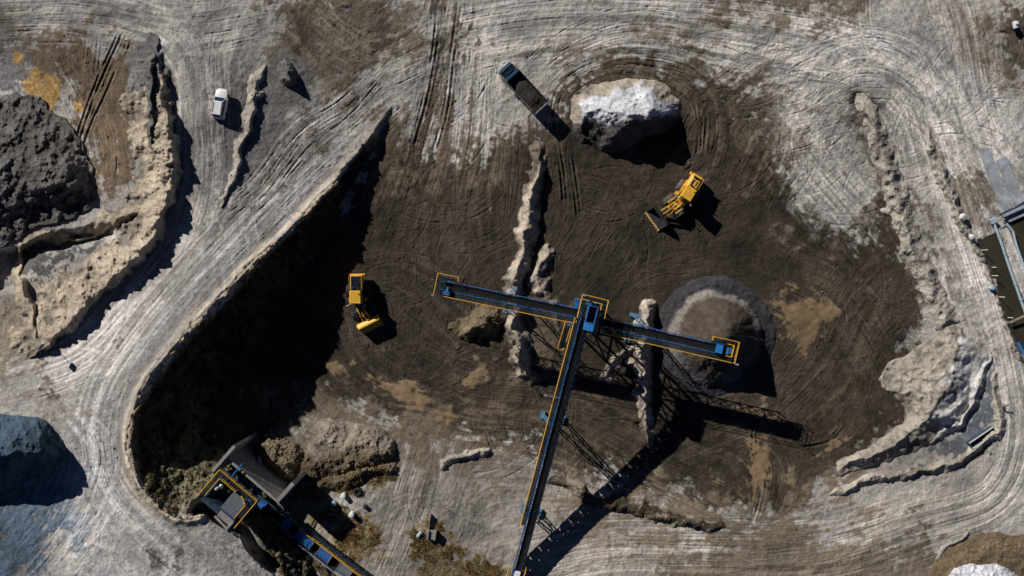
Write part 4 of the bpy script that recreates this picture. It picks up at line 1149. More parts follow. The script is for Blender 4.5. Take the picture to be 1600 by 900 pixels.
l_ = MB(); l_.tube((0, 0, 0), (0, 0, 1.6), .04, 6); l_.box((0.15, 0, 1.65), (.4, .25, .14))
l_.build('work_light', M['pale_steel'], ec, ept(eL + 1.6, -1.55, 0))
# long main belt climbing from the bottom edge to the tower
ZT = 14.0
A0, A1 = up(806, 905, 3.9), up(914, 500, ZT)
A0 = A0 + (A0 - A1) * 0.07
mc, mpt, mL = conveyor('belt_conveyor', 'long main belt conveyor climbing from the bottom edge to the tower', A0, A1, 1, width=1.0, truss=1.5, web=.55, bents=[(13.0, 1.3, .0, 2.0), (27.5, 1.6, .0, .3)], idler_gap=1.0, walk=(.27, 1.0), walk_w=.7)
r_ = MB(); rail_run(r_, [mpt(0, -1.0, 0), mpt(5.2, -1.0, 0)], 1.2); rail_run(r_, [mpt(2.0, 1.6, 0), mpt(4.8, 1.5, 0)], 1.2)
r_.build('tail_rail', M['yellow'], mc)
l_ = MB(); l_.tube((0, 0, 0), (0, 2.0, .6), .06, 6); l_.box((0, 2.0, .6), (.25, .5, .15))
l_.build('lamp_arm', M['pale_steel'], mc, mpt(mL * .735, .8, 1.3))
w_ = MB(); w_.box((0, 0, 0), (1.4, 1.0, .8), taper=(.8, .8)); w_.build('tail_box', M['tarp'], mc, mpt(3.6, 0, .35), bevel=.05)

sp_ = MB()
for i in range(18):
    x0_, x1_ = mL * i / 18 + .12, mL * (i + 1) / 18 - .12
    for s_ in (-1, 1):
        sp_.bar(mpt(x0_, s_ * .70, -1.0), mpt(x1_, s_ * .70, -1.0), .03, .72)
sp_.build('side_cladding', M['frame'], mc)
# the transfer tower
jx, jy = unproj(921, 497, 12.5)
ang = math.atan2(A1.y - A0.y, A1.x - A0.x)
tw = thing('transfer_tower', 'blue transfer tower with yellow-railed platforms where three conveyors meet', 'tower', (jx, jy, 0.1), ang)
TP = 12.7
for sx, sy in ((-1.9, 1.55), (-1.9, -1.75), (2.2, 1.55), (2.2, -1.75)):
    MB().bar((sx, sy, -.5), (sx, sy, TP), .28).build('column', M['blue'], tw)
b_ = MB()
for z0 in (0.3, 4.4, 8.4):
    z1 = z0 + 4.0
    for (a, b) in (((-1.9, 1.55), (2.2, 1.55)), ((-1.9, -1.75), (2.2, -1.75)), ((-1.9, 1.55), (-1.9, -1.75)), ((2.2, 1.55), (2.2, -1.75))):
        b_.bar((*a, z0), (*b, z1), .13); b_.bar((*b, z0), (*a, z1), .13); b_.bar((*a, z1), (*b, z1), .16)
b_.build('bracing', M['blue'], tw)
g_ = MB(); grating(g_, (-2.2, -1.9, TP), (3.0, -1.9, TP), (0, 1, 0), 1.05, .26); grating(g_, (-2.2, .85, TP), (3.0, .85, TP), (0, 1, 0), .95, .26); grating(g_, (1.7, -.85, TP), (3.0, -.85, TP), (0, 1, 0), 1.7, .26)
g_.build('platform', M['grate'], tw)
r_ = MB(); rail_run(r_, [(-1.0, 1.8, TP), (3.0, 1.8, TP), (3.0, -1.9, TP), (.4, -1.9, TP)], 1.3); rail_run(r_, [(2.35, 1.7, TP), (2.3, -1.1, TP), (-2.1, -1.15, TP)], 1.3)
r_.build('handrail', M['yellow'], tw)
c_ = MB()
for (cx_, cy_, sx_, sy_) in ((.55, .62, 2.4, .09), (.55, -.62, 2.4, .09), (1.72, 0, .09, 1.2), (-.62, 0, .09, 1.2)):
    c_.box((cx_, cy_, TP + .75), (sx_, sy_, 2.2))
c_.prism([(-.5, -.6), (1.6, -.6), (1.6, .6), (-.5, .6)], 'z', TP - .5, TP - .42)
c_.build('chute', M['blue'], tw, bevel=.02)
c_ = MB(); c_.box((-1.15, 0, TP + 1.75), (1.15, 1.36, .12)); c_.box((-1.15, .66, TP + 1.4), (1.15, .05, .7)); c_.box((-1.15, -.66, TP + 1.4), (1.15, .05, .7)); c_.build('chute_hood', M['blue_bright'], tw, bevel=.02)
c_ = MB(); c_.box((2.05, .6, TP + .5), (.6, .9, .7)); c_.tube((2.0, -.3, TP + .5), (2.0, .3, TP + .5), .26, 12); c_.build('drive_motor', M['blue'], tw)
s_ = MB(); grating(s_, (-5.2, 2.35, 9.7), (-2.0, 2.35, 11.8), (0, 1, 0), .8, .3); s_.build('stair', M['grate'], tw)
r_ = MB(); rail_run(r_, [(-1.2, 2.35, 11.8), (-1.2, 3.2, 11.8), (-2.0, 3.2, 11.8), (-5.2, 3.2, 9.7), (-5.4, 2.6, 9.6), (-5.1, 2.3, 9.7)], 1.2); rail_run(r_, [(-2.0, 2.3, 11.8), (-4.0, 2.3, 10.5)], 1.2)
r_.build('stair_rail', M['yellow'], tw)
c_ = MB(); c_.prism([(.9, -1.6), (2.2, -2.6), (2.2, -3.4), (.9, -3.4)], 'x', -.7, .7); c_.build('discharge_box', M['frame'], tw, (0, 0, 10.2))
l_ = MB(); l_.tube((0, 0, 0), (0, 0, 1.8), .04, 6); l_.box((0, 0, 1.85), (.3, .3, .14)); l_.build('work_light', M['pale_steel'], tw, (2.95, 1.6, TP))

# ------------------------------------------------------------------ vehicles
def wheel_parts(root, r, w, loc, face, tyre='tyre', rim='rim', lugs=22):
    """wheel > tyre, rim"""
    hub = MB().lathe((0, 0, 0), (0, 1, 0), [(r * .18, -w * .42), (r * .2, w * .42)], 12).build('wheel', M['frame'], root, loc)
    t = MB()
    t.lathe((0, 0, 0), (0, 1, 0), [(r * .58, -w * .5), (r * .86, -w * .52), (r * .97, -w * .40), (r, -w * .2), (r, w * .2), (r * .97, w * .40), (r * .86, w * .52), (r * .58, w * .5)], 30)
    if lugs:
        for i in range(lugs):
            a = 2 * math.pi * i / lugs
            for s_ in (-1, 1):
                aa = a + s_ * .07
                m_ = Matrix.Rotation(-aa, 3, 'Y') @ Matrix.Rotation(s_ * .45, 3, 'X')
                t.box((math.sin(-aa) * -r * 1.0, s_ * w * .24, math.cos(aa) * r * 1.0), (r * .09, w * .46, r * .07), Matrix.Rotation(aa, 3, 'Y') @ Matrix.Rotation(s_ * .4, 3, 'Z'))
    t.build('tyre', M[tyre], hub, smooth_=True)
    MB().lathe((0, 0, 0), (0, 1, 0), [(r * .10, face * w * .30), (r * .5, face * w * .26), (r * .56, face * w * .44), (r * .6, face * w * .47), (r * .6, -face * w * .47), (r * .3, -face * w * .2)], 24).build('rim', M[rim], hub, smooth_=True)
    return hub

def wheel_loader(label, cab_px, rear_dir, front_dir, zg, dark_hood, bucket_pitch, arm_up, short=0.0):
    """cab roof centre on the plan, directions of the rear and front frames"""
    x, y = unproj(cab_px[0], cab_px[1], zg + 3.5)
    a = math.atan2(-rear_dir[1], rear_dir[0]); bfr = math.atan2(-front_dir[1], front_dir[0]) - a
    bfr = (bfr + math.pi) % (2 * math.pi) - math.pi
    px_, py_ = x + .9 * math.cos(a), y + .9 * math.sin(a)
    root = thing('wheel_loader', label, 'loader', (px_, py_, zg), a, None)
    Y = M['loader']
    f = MB(); f.prism([(-3.3, .75), (.1, .75), (.25, 1.35), (-.2, 1.5), (-3.3, 1.5)], 'y', -.62, .62)
    f.box((-1.75, 0, .85), (.6, 2.1, .55)); f.build('rear_frame', Y, root, bevel=.04)
    h = MB(); h.loft([[(-3.85, -.92, 1.25), (-3.85, .92, 1.25), (-3.85, .86, 2.25), (-3.85, .6, 2.42), (-3.85, -.6, 2.42), (-3.85, -.86, 2.25)], [(-1.75, -.85, 1.25), (-1.75, .85, 1.25), (-1.75, .82, 2.5), (-1.75, .6, 2.66), (-1.75, -.6, 2.66), (-1.75, -.82, 2.5)]])
    hood = h.build('hood', Y, root, bevel=.05)
    g = MB()
    if dark_hood:
        g.box((-2.83, 0, 2.57), (1.95, 1.42, .07), Matrix.Rotation(-.115, 3, 'Y'))
        for i in range(9):
            g.box((-3.6 + i * .19, 0, 2.52 + .022 * i), (.05, 1.1, .06))
        g.tube((-2.6, .2, 2.62), (-2.6, .2, 2.72), .34, 16)
    else:
        g.box((-3.45, 0, 2.50), (.35, 1.0, .05), Matrix.Rotation(-.115, 3, 'Y'))
        g.box((-2.75, .3, 2.58), (.7, .14, .06), Matrix.Rotation(-.115, 3, 'Y')); g.box((-2.75, -.3, 2.58), (.7, .14, .06), Matrix.Rotation(-.115, 3, 'Y'))
    g.build('engine_grille', M['engine'], hood)
    MB().tube((-2.1, .25, 2.55), (-2.1, .25, 3.15), .08, 10).build('exhaust_pipe', M['rust'], hood)
    MB().tube((-2.2, -.3, 2.55), (-2.2, -.3, 2.95), .14, 12).build('air_cleaner', M['frame'], hood)
    c = MB(); c.box((-3.95, 0, 1.15), (.5, 2.3, .8), taper=(.8, .95)); c.build('counterweight', Y, root, bevel=.06)
    for s_ in (-1, 1):
        MB().box((-3.9, s_ * .95, 2.1), (.18, .3, .2)).build('tail_lamp', M['red'], root)
        fe = MB(); fe.prism([(-2.75, 1.55), (-2.6, 1.78), (-.95, 1.78), (-.7, 1.45), (-.7, 1.38), (-1.0, 1.7), (-2.55, 1.7), (-2.7, 1.5)], 'y', *(sorted((s_ * .82, s_ * 1.12)))); fe.build('fender', Y if not dark_hood else M['engine'], root)  # on the dark-hood loader the fender's shade is painted black
        st = MB()
        for k_ in range(4):
            st.box((-.45, s_ * (1.30 - .08 * k_), .6 + .32 * k_), (.5, .28, .05))
        st.bar((-.2, s_ * 1.35, .55), (-.2, s_ * 1.05, 2.5), .05); st.bar((-.7, s_ * 1.35, .55), (-.7, s_ * 1.05, 2.5), .05)
        st.build('ladder', M['yellow'], root)
        rl = MB(); rl.path([(-3.7, s_ * .88, 2.3), (-3.7, s_ * .88, 2.95), (-2.0, s_ * .88, 3.05), (-2.0, s_ * .88, 2.5)], .03, 6); rl.build('handrail', M['yellow'], root)
    # cab
    cb = MB(); cb.loft([[(-1.7, -.72, 1.5), (.12, -.72, 1.5), (.12, .72, 1.5), (-1.7, .72, 1.5)], [(-1.7, -.72, 2.2), (.22, -.72, 2.2), (.22, .72, 2.2), (-1.7, .72, 2.2)]])
    for sx, sy in ((-1.62, .68), (-1.62, -.68), (.05, .66), (.05, -.66), (-.75, .69), (-.75, -.69)):
        cb.bar((sx, sy, 2.1), (sx * .97, sy * .97, 3.42), .09)
    cab = cb.build('cab', Y, root, bevel=.02)
    MB().loft([[(-1.6, -.65, 2.2), (.12, -.65, 2.2), (.12, .65, 2.2), (-1.6, .65, 2.2)], [(-1.55, -.62, 3.38), (0.0, -.62, 3.38), (0.0, .62, 3.38), (-1.55, .62, 3.38)]]).build('cab_glass', M['glass'], cab)
    rf = MB(); rf.box((-.82, 0, 3.48), (1.86, 1.62, .16), taper=(.95, .94))
    for k_ in range(4):
        rf.box((-.82, -.45 + .3 * k_, 3.575), (1.4, .05, .03))
    rf.build('cab_roof', Y, cab, bevel=.04)
    MB().tube((-1.35, .45, 3.56), (-1.35, .45, 3.76), .09, 10).build('beacon', M['yellow'], cab)
    for s_ in (-1, 1):
        w_ = MB(); w_.bar((.05, s_ * .7, 2.9), (.35, s_ * 1.15, 2.95), .04); w_.box((.37, s_ * 1.2, 2.9), (.08, .28, .4)); w_.build('mirror', M['white'], cab)
        MB().box((.12, s_ * .55, 3.5), (.14, .26, .14)).build('headlight', M['chrome'], cab)
    # front frame turns about the hinge: keep it under the same thing, rotated about the origin
    rot = (0, 0, bfr)
    q = MB(); q.prism([(-.15, .7), (1.9, .7), (2.3, 1.0), (1.5, 1.95), (.7, 1.95), (.0, 1.35)], 'y', -.5, .5); q.box((1.45, 0, .85), (.55, 2.1, .5)); q.build('front_frame', M['engine'] if dark_hood else Y, root, rot=rot, bevel=.03)  # on the dark-hood loader the cab's shade is painted into the frame
    R2 = Matrix.Rotation(bfr, 3, 'Z')
    for s_ in (-1, 1):
        am = MB()
        am.loft([[(1.0 + dx, s_ * .42 + dy, 1.85 + dz) for dx, dz, dy in ((-.2, .2, -.08), (-.2, .2, .08), (-.1, -.2, .08), (-.1, -.2, -.08))], [(2.3 - short * .5 + dx, s_ * .5 + dy, 1.55 + arm_up * .5 + dz) for dx, dz, dy in ((0, .26, -.08), (0, .26, .08), (0, -.22, .08), (0, -.22, -.08))], [(3.5 - short + dx, s_ * .58 + dy, .62 + arm_up + dz) for dx, dz, dy in ((.1, .2, -.08), (.1, .2, .08), (-.05, -.18, .08), (-.05, -.18, -.08))]])
        am.build('lift_arm', Y, root, rot=rot)
        cy = MB(); cy.tube((.5, s_ * .3, 1.1), (1.6, s_ * .42, 1.45 + arm_up * .3), .1, 10); cy.tube((1.6, s_ * .42, 1.45 + arm_up * .3), (2.3, s_ * .45, 1.5 + arm_up * .5), .055, 10); cy.build('lift_cylinder', M['worn'], root, rot=rot)
        ff = MB(); ff.prism([(.65, 1.6), (.85, 1.82), (2.1, 1.82), (2.1, 1.74), (.9, 1.74), (.72, 1.55)], 'y', *(sorted((s_ * .82, s_ * 1.12)))); ff.build('fender', M['worn'] if not dark_hood else M['engine'], root, rot=rot)  # dark-hood front fender blackened to look unlit
        hl = MB(); hl.bar((1.0, s_ * .75, 1.85), (1.0, s_ * .8, 2.3), .06); hl.box((1.05, s_ * .8, 2.35), (.14, .28, .2)); hl.build('headlight', M['chrome'], root, rot=rot)
    bc = MB(); bc.tube((1.2, 0, 1.9), (2.0, 0, 2.05 + arm_up * .2), .11, 10); bc.bar((2.0, 0, 2.1 + arm_up * .2), (2.9 - short, 0, 1.5 + arm_up * .8), .16, .3); bc.bar((2.9 - short, 0, 1.5 + arm_up * .8), (3.5 - short, 0, 1.2 + arm_up), .14, .2); bc.build('tilt_linkage', M['worn'], root, rot=rot)
    # bucket: curved shell with cheeks and a toothed lip
    BW = 1.62
    prof = [(1.55, -.42), (.9, -.45), (.35, -.42), (.05, -.2), (-.08, .15), (-.02, .55), (.22, .85), (.45, .95)]
    inn = [(u + (.05 if i > 2 else 0), v + .06) for i, (u, v) in enumerate(prof)]
    bk = MB()
    bk.loft([[(u, -BW, v) for u, v in prof] + [(u, -BW, v) for u, v in inn[::-1]], [(u, BW, v) for u, v in prof] + [(u, BW, v) for u, v in inn[::-1]]])
    for s_ in (-1, 1):
        bk.prism([(p[0], p[1]) for p in prof] + [(.7, .75), (1.2, -.05)], 'y', s_ * BW - .04, s_ * BW + .04)
    bk.prism([(-.3, -.1), (.1, -.25), (.1, .5), (-.3, .35)], 'y', -.75, -.5); bk.prism([(-.3, -.1), (.1, -.25), (.1, .5), (-.3, .35)], 'y', .5, .75)
    R3 = R2 @ Matrix.Rotation(bucket_pitch, 3, 'Y')
    loc = R2 @ Vector((3.55 - short, 0, .55 + arm_up))
    bucket = bk.build('bucket', M['bucketsteel'] if not dark_hood else Y, root, loc, R3.to_euler())
    te = MB()
    te.box((1.62, 0, -.41), (.3, BW * 2.04, .07))
    for i in range(8):
        te.box((1.82, -BW + .1 + i * (2 * BW - .2) / 7, -.41), (.22, .12, .08), taper=(.8, .8))
    te.build('cutting_edge', M['worn'], bucket)
    for s_ in (-1, 1):
        wheel_parts(root, .88, .66, (-1.75, s_ * 1.32, .84), s_, 'dusty_lit_tyre' if not dark_hood else 'tyre')
        p = R2 @ Vector((1.45, s_ * 1.32, .84))
        hub = wheel_parts(root, .88, .66, p, s_, 'dusty_lit_tyre' if not dark_hood else 'tyre')
        hub.rotation_euler = rot
    root.scale = (1.07, 1.07, 1.07)
    return root

wheel_loader('yellow wheel loader with dusty sunlit wheels heading away from the white-crested sand heap', (1076, 302), (-90, 143), (-.81, .59), ground_z(1060, 315), False, .10, .15)
wheel_loader('yellow wheel loader with a black engine deck near the shaded slope', (555, 464), (1, 40), (.456, .89), ground_z(565, 470), True, .28, .45, .75)

# tipper truck
x, y = unproj(817, 140, 1.5)
tz = ground_z(818, 140)
ta = math.atan2(60.6, -55.6)
tr = thing('dump_truck', 'dark navy tipper truck loaded with soil beside the white-crested sand heap', 'truck', (x, y, tz), ta)
f = MB(); f.box((-.3, .38, .95), (7.6, .12, .28)); f.box((-.3, -.38, .95), (7.6, .12, .28))
for k_ in range(6):
    f.box((-3.8 + 1.4 * k_, 0, .93), (.12, .7, .18))
f.build('chassis', M['frame'], tr)
c = MB()
c.loft([[(2.35, -1.2, .75), (4.25, -1.2, .75), (4.25, 1.2, .75), (2.35, 1.2, .75)], [(2.35, -1.22, 1.9), (4.28, -1.22, 1.9), (4.28, 1.22, 1.9), (2.35, 1.22, 1.9)], [(2.4, -1.16, 2.85), (4.02, -1.14, 2.85), (4.02, 1.14, 2.85), (2.4, 1.16, 2.85)], [(2.55, -1.0, 3.02), (3.8, -1.0, 3.02), (3.8, 1.0, 3.02), (2.55, 1.0, 3.02)]])
cab = c.build('cab', M['navy'], tr, bevel=.06)
w = MB(); w._add([(4.31, -1.08, 1.95), (4.31, 1.08, 1.95), (4.08, 1.02, 2.78), (4.08, -1.02, 2.78), (4.29, -1.08, 1.95), (4.29, 1.08, 1.95), (4.05, 1.02, 2.78), (4.05, -1.02, 2.78)], [(0, 1, 2, 3), (7, 6, 5, 4), (0, 3, 7, 4), (1, 5, 6, 2), (0, 4, 5, 1), (3, 2, 6, 7)])
w.build('windshield', M['glass'], cab)
for s_ in (-1, 1):
    MB().box((3.35, s_ * 1.2, 2.3), (1.1, .04, .65), taper=(.85, 1)).build('side_window', M['glass'], cab)
    m_ = MB(); m_.bar((4.1, s_ * 1.15, 2.6), (4.35, s_ * 1.42, 2.65), .05); m_.box((4.36, s_ * 1.46, 2.4), (.09, .2, .55)); m_.build('mirror', M['navy_lit'], cab, bevel=.02)
    MB().box((4.3, s_ * .92, 1.05), (.1, .4, .22)).build('headlight', M['chrome'], cab)
    MB().tube((1.2, s_ * .9, .75), (2.1, s_ * .9, .75), .32, 14).build('fuel_tank', M['chrome'], tr, smooth_=True)
MB().box((3.95, 0, 3.05), (.5, 2.1, .06), Matrix.Rotation(.15, 3, 'Y')).build('sun_visor', M['navy_lit'], cab)
for k_ in range(5):
    MB().box((3.75, -.8 + .4 * k_, 3.06), (.09, .14, .07)).build('roof_lamp', M['yellow'], cab)
MB().box((2.9, 0, 3.1), (.3, 1.3, .16)).build('roof_deflector', M['navy'], cab, bevel=.03)
b = MB()
x0, x1, wv, z0, z1 = -4.25, 2.15, 1.24, 1.15, 2.75
b.box(((x0 + x1) / 2, 0, z0), (x1 - x0, wv * 2, .1))
for s_ in (-1, 1):
    b.box(((x0 + x1) / 2, s_ * wv, (z0 + z1) / 2), (x1 - x0, .07, z1 - z0))
    b.box(((x0 + x1) / 2, s_ * (wv + .03), z1 + .02), (x1 - x0 + .1, .14, .12))
    for k_ in range(7):
        b.box((x0 + .5 + k_ * .9, s_ * (wv + .07), (z0 + z1) / 2), (.1, .08, z1 - z0))
b.box((x1, 0, (z0 + z1) / 2 + .2), (.08, wv * 2, z1 - z0 + .4))
bed = b.build('tipper_body', M['navy'], tr)
t = MB(); t.box((x0 - .02, 0, (z0 + z1) / 2), (.08, wv * 2, z1 - z0)); t.box((x0 - .02, 0, z1 + .03), (.14, wv * 2 + .1, .1)); t.build('tailgate', M['pale_steel'], tr)
v = MB(); v.box((x1 + .18, 0, z1 + .32), (.55, wv * 2 + .1, .07)); v.build('cab_guard', M['navy_lit'], bed, bevel=.02)
for ax, dual in ((3.2, 0), (-1.2, 1), (-2.6, 1)):
    for s_ in (-1, 1):
        wheel_parts(tr, .52, .34 if not dual else .56, (ax, s_ * (1.02 if not dual else .93), .52), s_, 'tyre', 'rim', 0)
for s_ in (-1, 1):
    MB().prism([(-3.4, .95), (-3.2, 1.1), (-.6, 1.1), (-.4, .95), (-.4, .9), (-.65, 1.05), (-3.15, 1.05), (-3.4, .9)], 'y', *(sorted((s_ * .62, s_ * 1.24)))).build('mudguard', M['frame'], tr)
    MB().box((-4.3, s_ * .95, .95), (.08, .4, .16)).build('tail_lamp', M['red'], tr)
# the soil it carries
nx_, ny_ = 44, 18
gxx, gyy = np.meshgrid(np.linspace(x0 + .06, x1 - .06, nx_), np.linspace(-wv + .05, wv - .05, ny_))
rg2 = np.random.default_rng(5)
hz = 2.15 + .75 * np.exp(-((gxx + 2.2) / 1.5) ** 2 - (gyy / .95) ** 2) + .55 * np.exp(-((gxx - .2) / 1.2) ** 2 - (gyy / .9) ** 2) + .05 * rg2.standard_normal(gxx.shape)
ld = grid_mesh('soil_load', gxx, gyy[::-1], hz, None, np.ones((ny_ - 1, nx_ - 1), bool), M['dirt'], None)
sk = ld.modifiers.new('depth', 'SOLIDIFY'); sk.thickness = .35; sk.offset = -1
ld.location = (x, y, tz); ld.rotation_euler = (0, 0, ta)
tag(ld, 'mounded dark soil heaped in the bed of the navy truck', 'soil load')

# white car
cz = top_z(345, 163) + .03
x, y = unproj(344, 162, cz + .8)
ca = math.atan2(43, 7)
car = thing('parked_car', 'white estate car with dark windows on the pale haul road', 'car', (x, y, cz), ca)
def ring(xp, w_, z0_, z1_, r_=.12):
    return [(xp, -w_ + r_ * .3, z0_), (xp, w_ - r_ * .3, z0_), (xp, w_, z0_ + r_), (xp, w_, z1_ - r_ * 1.4), (xp, w_ - r_ * .5, z1_ - r_ * .4), (xp, w_ - r_ * 1.6, z1_), (xp, -w_ + r_ * 1.6, z1_), (xp, -w_ + r_ * .5, z1_ - r_ * .4), (xp, -w_, z1_ - r_ * 1.4), (xp, -w_, z0_ + r_)]
bd = MB(); bd.loft([ring(-2.28, .72, .42, .82), ring(-2.2, .86, .34, 1.02), ring(-1.7, .93, .28, 1.08), ring(-.6, .94, .26, 1.06), (ring(.6, .94, .26, 1.05)), ring(.95, .93, .26, 1.06), ring(1.6, .91, .28, 1.0), ring(2.05, .84, .32, .90), ring(2.26, .66, .42, .74)])
body = bd.build('body', M['white'], car, smooth_=True)
gh = MB()
gh.loft([[(-2.02, -.80, 1.03), (.92, -.82, 1.03), (.92, .82, 1.03), (-2.02, .80, 1.03)], [(-1.92, -.72, 1.40), (.42, -.72, 1.38), (.42, .72, 1.38), (-1.92, .72, 1.40)], [(-1.78, -.62, 1.66), (.16, -.62, 1.66), (.16, .62, 1.66), (-1.78, .62, 1.66)]])
gls = gh.build('window', M['carglass'], car, bevel=.04)
rf = MB(); rf.loft([[(-1.86, -.70, 1.64), (.22, -.68, 1.62), (.22, .68, 1.62), (-1.86, .70, 1.64)], [(-1.8, -.62, 1.73), (.12, -.6, 1.72), (.12, .6, 1.72), (-1.8, .62, 1.73)]])
for s_ in (-1, 1):
    rf.bar((.20, s_ * .68, 1.64), (.90, s_ * .83, 1.06), .07, .05); rf.bar((-.35, s_ * .68, 1.64), (-.35, s_ * .825, 1.06), .09, .04); rf.bar((-1.25, s_ * .68, 1.64), (-1.25, s_ * .825, 1.06), .09, .04); rf.bar((-1.86, s_ * .68, 1.64), (-2.02, s_ * .8, 1.05), .12, .05)
roof = rf.build('roof', M['white'], car, bevel=.02)
for s_ in (-1, 1):
    MB().bar((-1.6, s_ * .6, 1.77), (-.05, s_ * .58, 1.77), .04).build('roof_rail', M['chrome'], roof)
    m_ = MB(); m_.box((.72, s_ * 1.02, 1.1), (.14, .2, .15)); m_.build('mirror', M['white'], car, bevel=.03)
    MB().box((2.12, s_ * .62, .72), (.2, .3, .14)).build('headlight', M['chrome'], car, bevel=.03)
    MB().box((-2.2, s_ * .7, .88), (.12, .22, .2)).build('tail_lamp', M['red'], car, bevel=.02)
    for xx in (-1.38, 1.38):
        wheel_parts(car, .33, .24, (xx, s_ * .84, .31), s_, 'tyre', 'frame', 0)
MB().box((2.24, 0, .5), (.1, 1.3, .16)).build('front_bumper', M['frame'], car, bevel=.03)
MB().box((-2.28, 0, .5), (.1, 1.4, .18)).build('rear_bumper', M['frame'], car, bevel=.03)

# ------------------------------------------------------------------ feed hopper, retaining wall and blue covered conveyor
PZ_ = 9.0
def P2(u, v, z):
    return Vector((*unproj(u, v, z), z))
wl = thing('retaining_wall', 'grey concrete retaining wall with two wing walls above the feed hopper', 'wall', (*unproj(392, 750, 5), 0.5), 0)
org = Vector(wl.location)
def wall_mesh(name, a, b, ztop, zbot, th, parent):
    A, B = P2(*a, ztop), P2(*b, ztop)
    d = (B - A).normalized(); n = Vector((-d.y, d.x, 0)) * th / 2
    m_ = MB(); V_ = []
    for zz in (zbot, ztop):
        V_ += [Vector((p.x, p.y, zz)) + s_ * n - org for p, s_ in ((A, 1), (A, -1), (B, -1), (B, 1))]
    m_._add(V_, [(0, 1, 2, 3), (7, 6, 5, 4), (0, 4, 5, 1), (1, 5, 6, 2), (2, 6, 7, 3), (3, 7, 4, 0)])
    return m_.build(name, M['concrete'], parent)
wall_mesh('wall_panel', (349, 712), (434, 784), 9.1, 0, .35, wl)
wall_mesh('wing_wall', (332, 736), (366, 697), 9.7, 0, .45, wl)
wall_mesh('wing_wall', (433, 783), (458, 755), 9.5, 0, .55, wl)
# hopper frame: local axes along the wall (x to lower right) and away from it (y up right)
hx, hy = unproj(357, 777, 9.6)
Aw, Bw = P2(349, 712, 9), P2(434, 784, 9)
ha = math.atan2(Bw.y - Aw.y, Bw.x - Aw.x)
hp = thing('feed_hopper', 'steel feed hopper with grizzly bars, blue walkway and yellow rails on the plateau edge', 'hopper', (hx, hy, 9.0), ha)
# 1 m = 10.8 plan units up here: deck 6.4 x 4.6 m
s1 = MB()
for sgn, sx_, sy_ in ((0, 5.6, 3.6),):
    s1._add([(-2.5, -1.9, .9), (2.5, -1.9, .9), (2.5, 1.6, .9), (-2.5, 1.6, .9), (-.9, -.7, -2.2), (1.2, -.7, -2.2), (1.2, .6, -2.2), (-.9, .6, -2.2), (-2.58, -1.98, .9), (2.58, -1.98, .9), (2.58, 1.68, .9), (-2.58, 1.68, .9), (-1, -.8, -2.25), (1.3, -.8, -2.25), (1.3, .7, -2.25), (-1, .7, -2.25)],
            [(0, 1, 5, 4), (1, 2, 6, 5), (2, 3, 7, 6), (3, 0, 4, 7), (9, 8, 12, 13), (10, 9, 13, 14), (11, 10, 14, 15), (8, 11, 15, 12), (0, 8, 9, 1), (1, 9, 10, 2), (2, 10, 11, 3), (3, 11, 8, 0), (4, 5, 13, 12), (5, 6, 14, 13), (6, 7, 15, 14), (7, 4, 12, 15)])
s1.build('hopper_box', M['frame'], hp)
gz = MB()
for k_ in range(15):
    xx = .15 + k_ * .165
    gz.bar((xx, -1.85, .62), (xx, 1.2, .92), .075, .12)
gz.bar((.1, -1.8, .5), (2.5, -1.8, .5), .1); gz.bar((.1, 1.2, .8), (2.5, 1.2, .8), .1)
gz.build('grizzly', M['pale_steel'], hp)
lg = MB()
for sx_ in (-2.6, 2.6):
    for sy_ in (-1.8, 1.7):
        lg.bar((sx_, sy_, .9), (sx_, sy_, -8.0), .3)
lg.bar((-2.6, 1.7, -3.5), (2.6, 1.7, -3.5), .25); lg.bar((-2.6, 1.7, -7), (2.6, 1.7, -3.5), .2)
lg.build('hopper_leg', M['blue'], hp)
wk = MB(); grating(wk, (-3.4, 1.75, .85), (3.6, 1.75, .85), (0, 1, 0), .95, .22); grating(wk, (-3.4, -1.9, .85), (-3.4, 1.75, .85), (1, 0, 0), .8, .22); grating(wk, (2.75, -1.0, .85), (2.75, 1.75, .85), (1, 0, 0), .8, .22)
wk.build('walkway', M['grate'], hp)
ke = MB(); ke.bar((-3.42, 2.72, .82), (3.62, 2.72, .82), .06, .2); ke.bar((-3.42, 1.72, .82), (3.0, 1.72, .82), .06, .14); ke.build('kick_plate', M['blue'], hp)
rl = MB(); rail_run(rl, [(-3.4, -2.1, .9), (-3.4, 2.75, .9), (3.6, 2.75, .9), (3.6, -2.3, .9)], 1.3); rail_run(rl, [(-2.6, -1.3, .9), (-2.6, 1.8, .9), (.4, 1.8, .9)], 1.3); rail_run(rl, [(2.7, 1.2, .9), (2.7, -1.2, .9)], 1.3)
rl.build('handrail', M['yellow'], hp)
lk = MB(); lk.bar((-1.6, 2.75, .8), (-1.6, 5.0, .7), .16); lk.bar((-1.6, 2.75, .4), (-1.6, 5.0, .3), .12); lk.build('tie_beam', M['blue'], hp)
cb = MB(); cb.box((1.9, 1.35, 1.1), (.35, .3, .5)); cb.box((2.3, 1.1, 1.1), (.3, .3, .5)); cb.box((1.5, 1.55, 1.1), (.25, .3, .4)); cb.build('control_box', M['worn'], hp)
sp = MB(); sp._add([(-2.9, -2.05, .75), (.3, -2.05, .75), (.3, -3.0, .35), (-2.9, -3.0, .35), (-2.9, -2.05, .55), (.3, -2.05, .55), (.3, -3.0, .15), (-2.9, -3.0, .15)], [(0, 3, 2, 1), (4, 5, 6, 7), (0, 1, 5, 4), (1, 2, 6, 5), (2, 3, 7, 6), (3, 0, 4, 7)]); sp.build('back_plate', M['frame'], hp)
sp = MB(); sp.box((1.6, -2.5, .55), (2.4, 1.2, .3), Matrix.Rotation(.25, 3, 'X')); sp.box((2.75, -2.9, .5), (.35, 2.0, .5)); sp.build('concrete_sill', M['concrete'], hp)
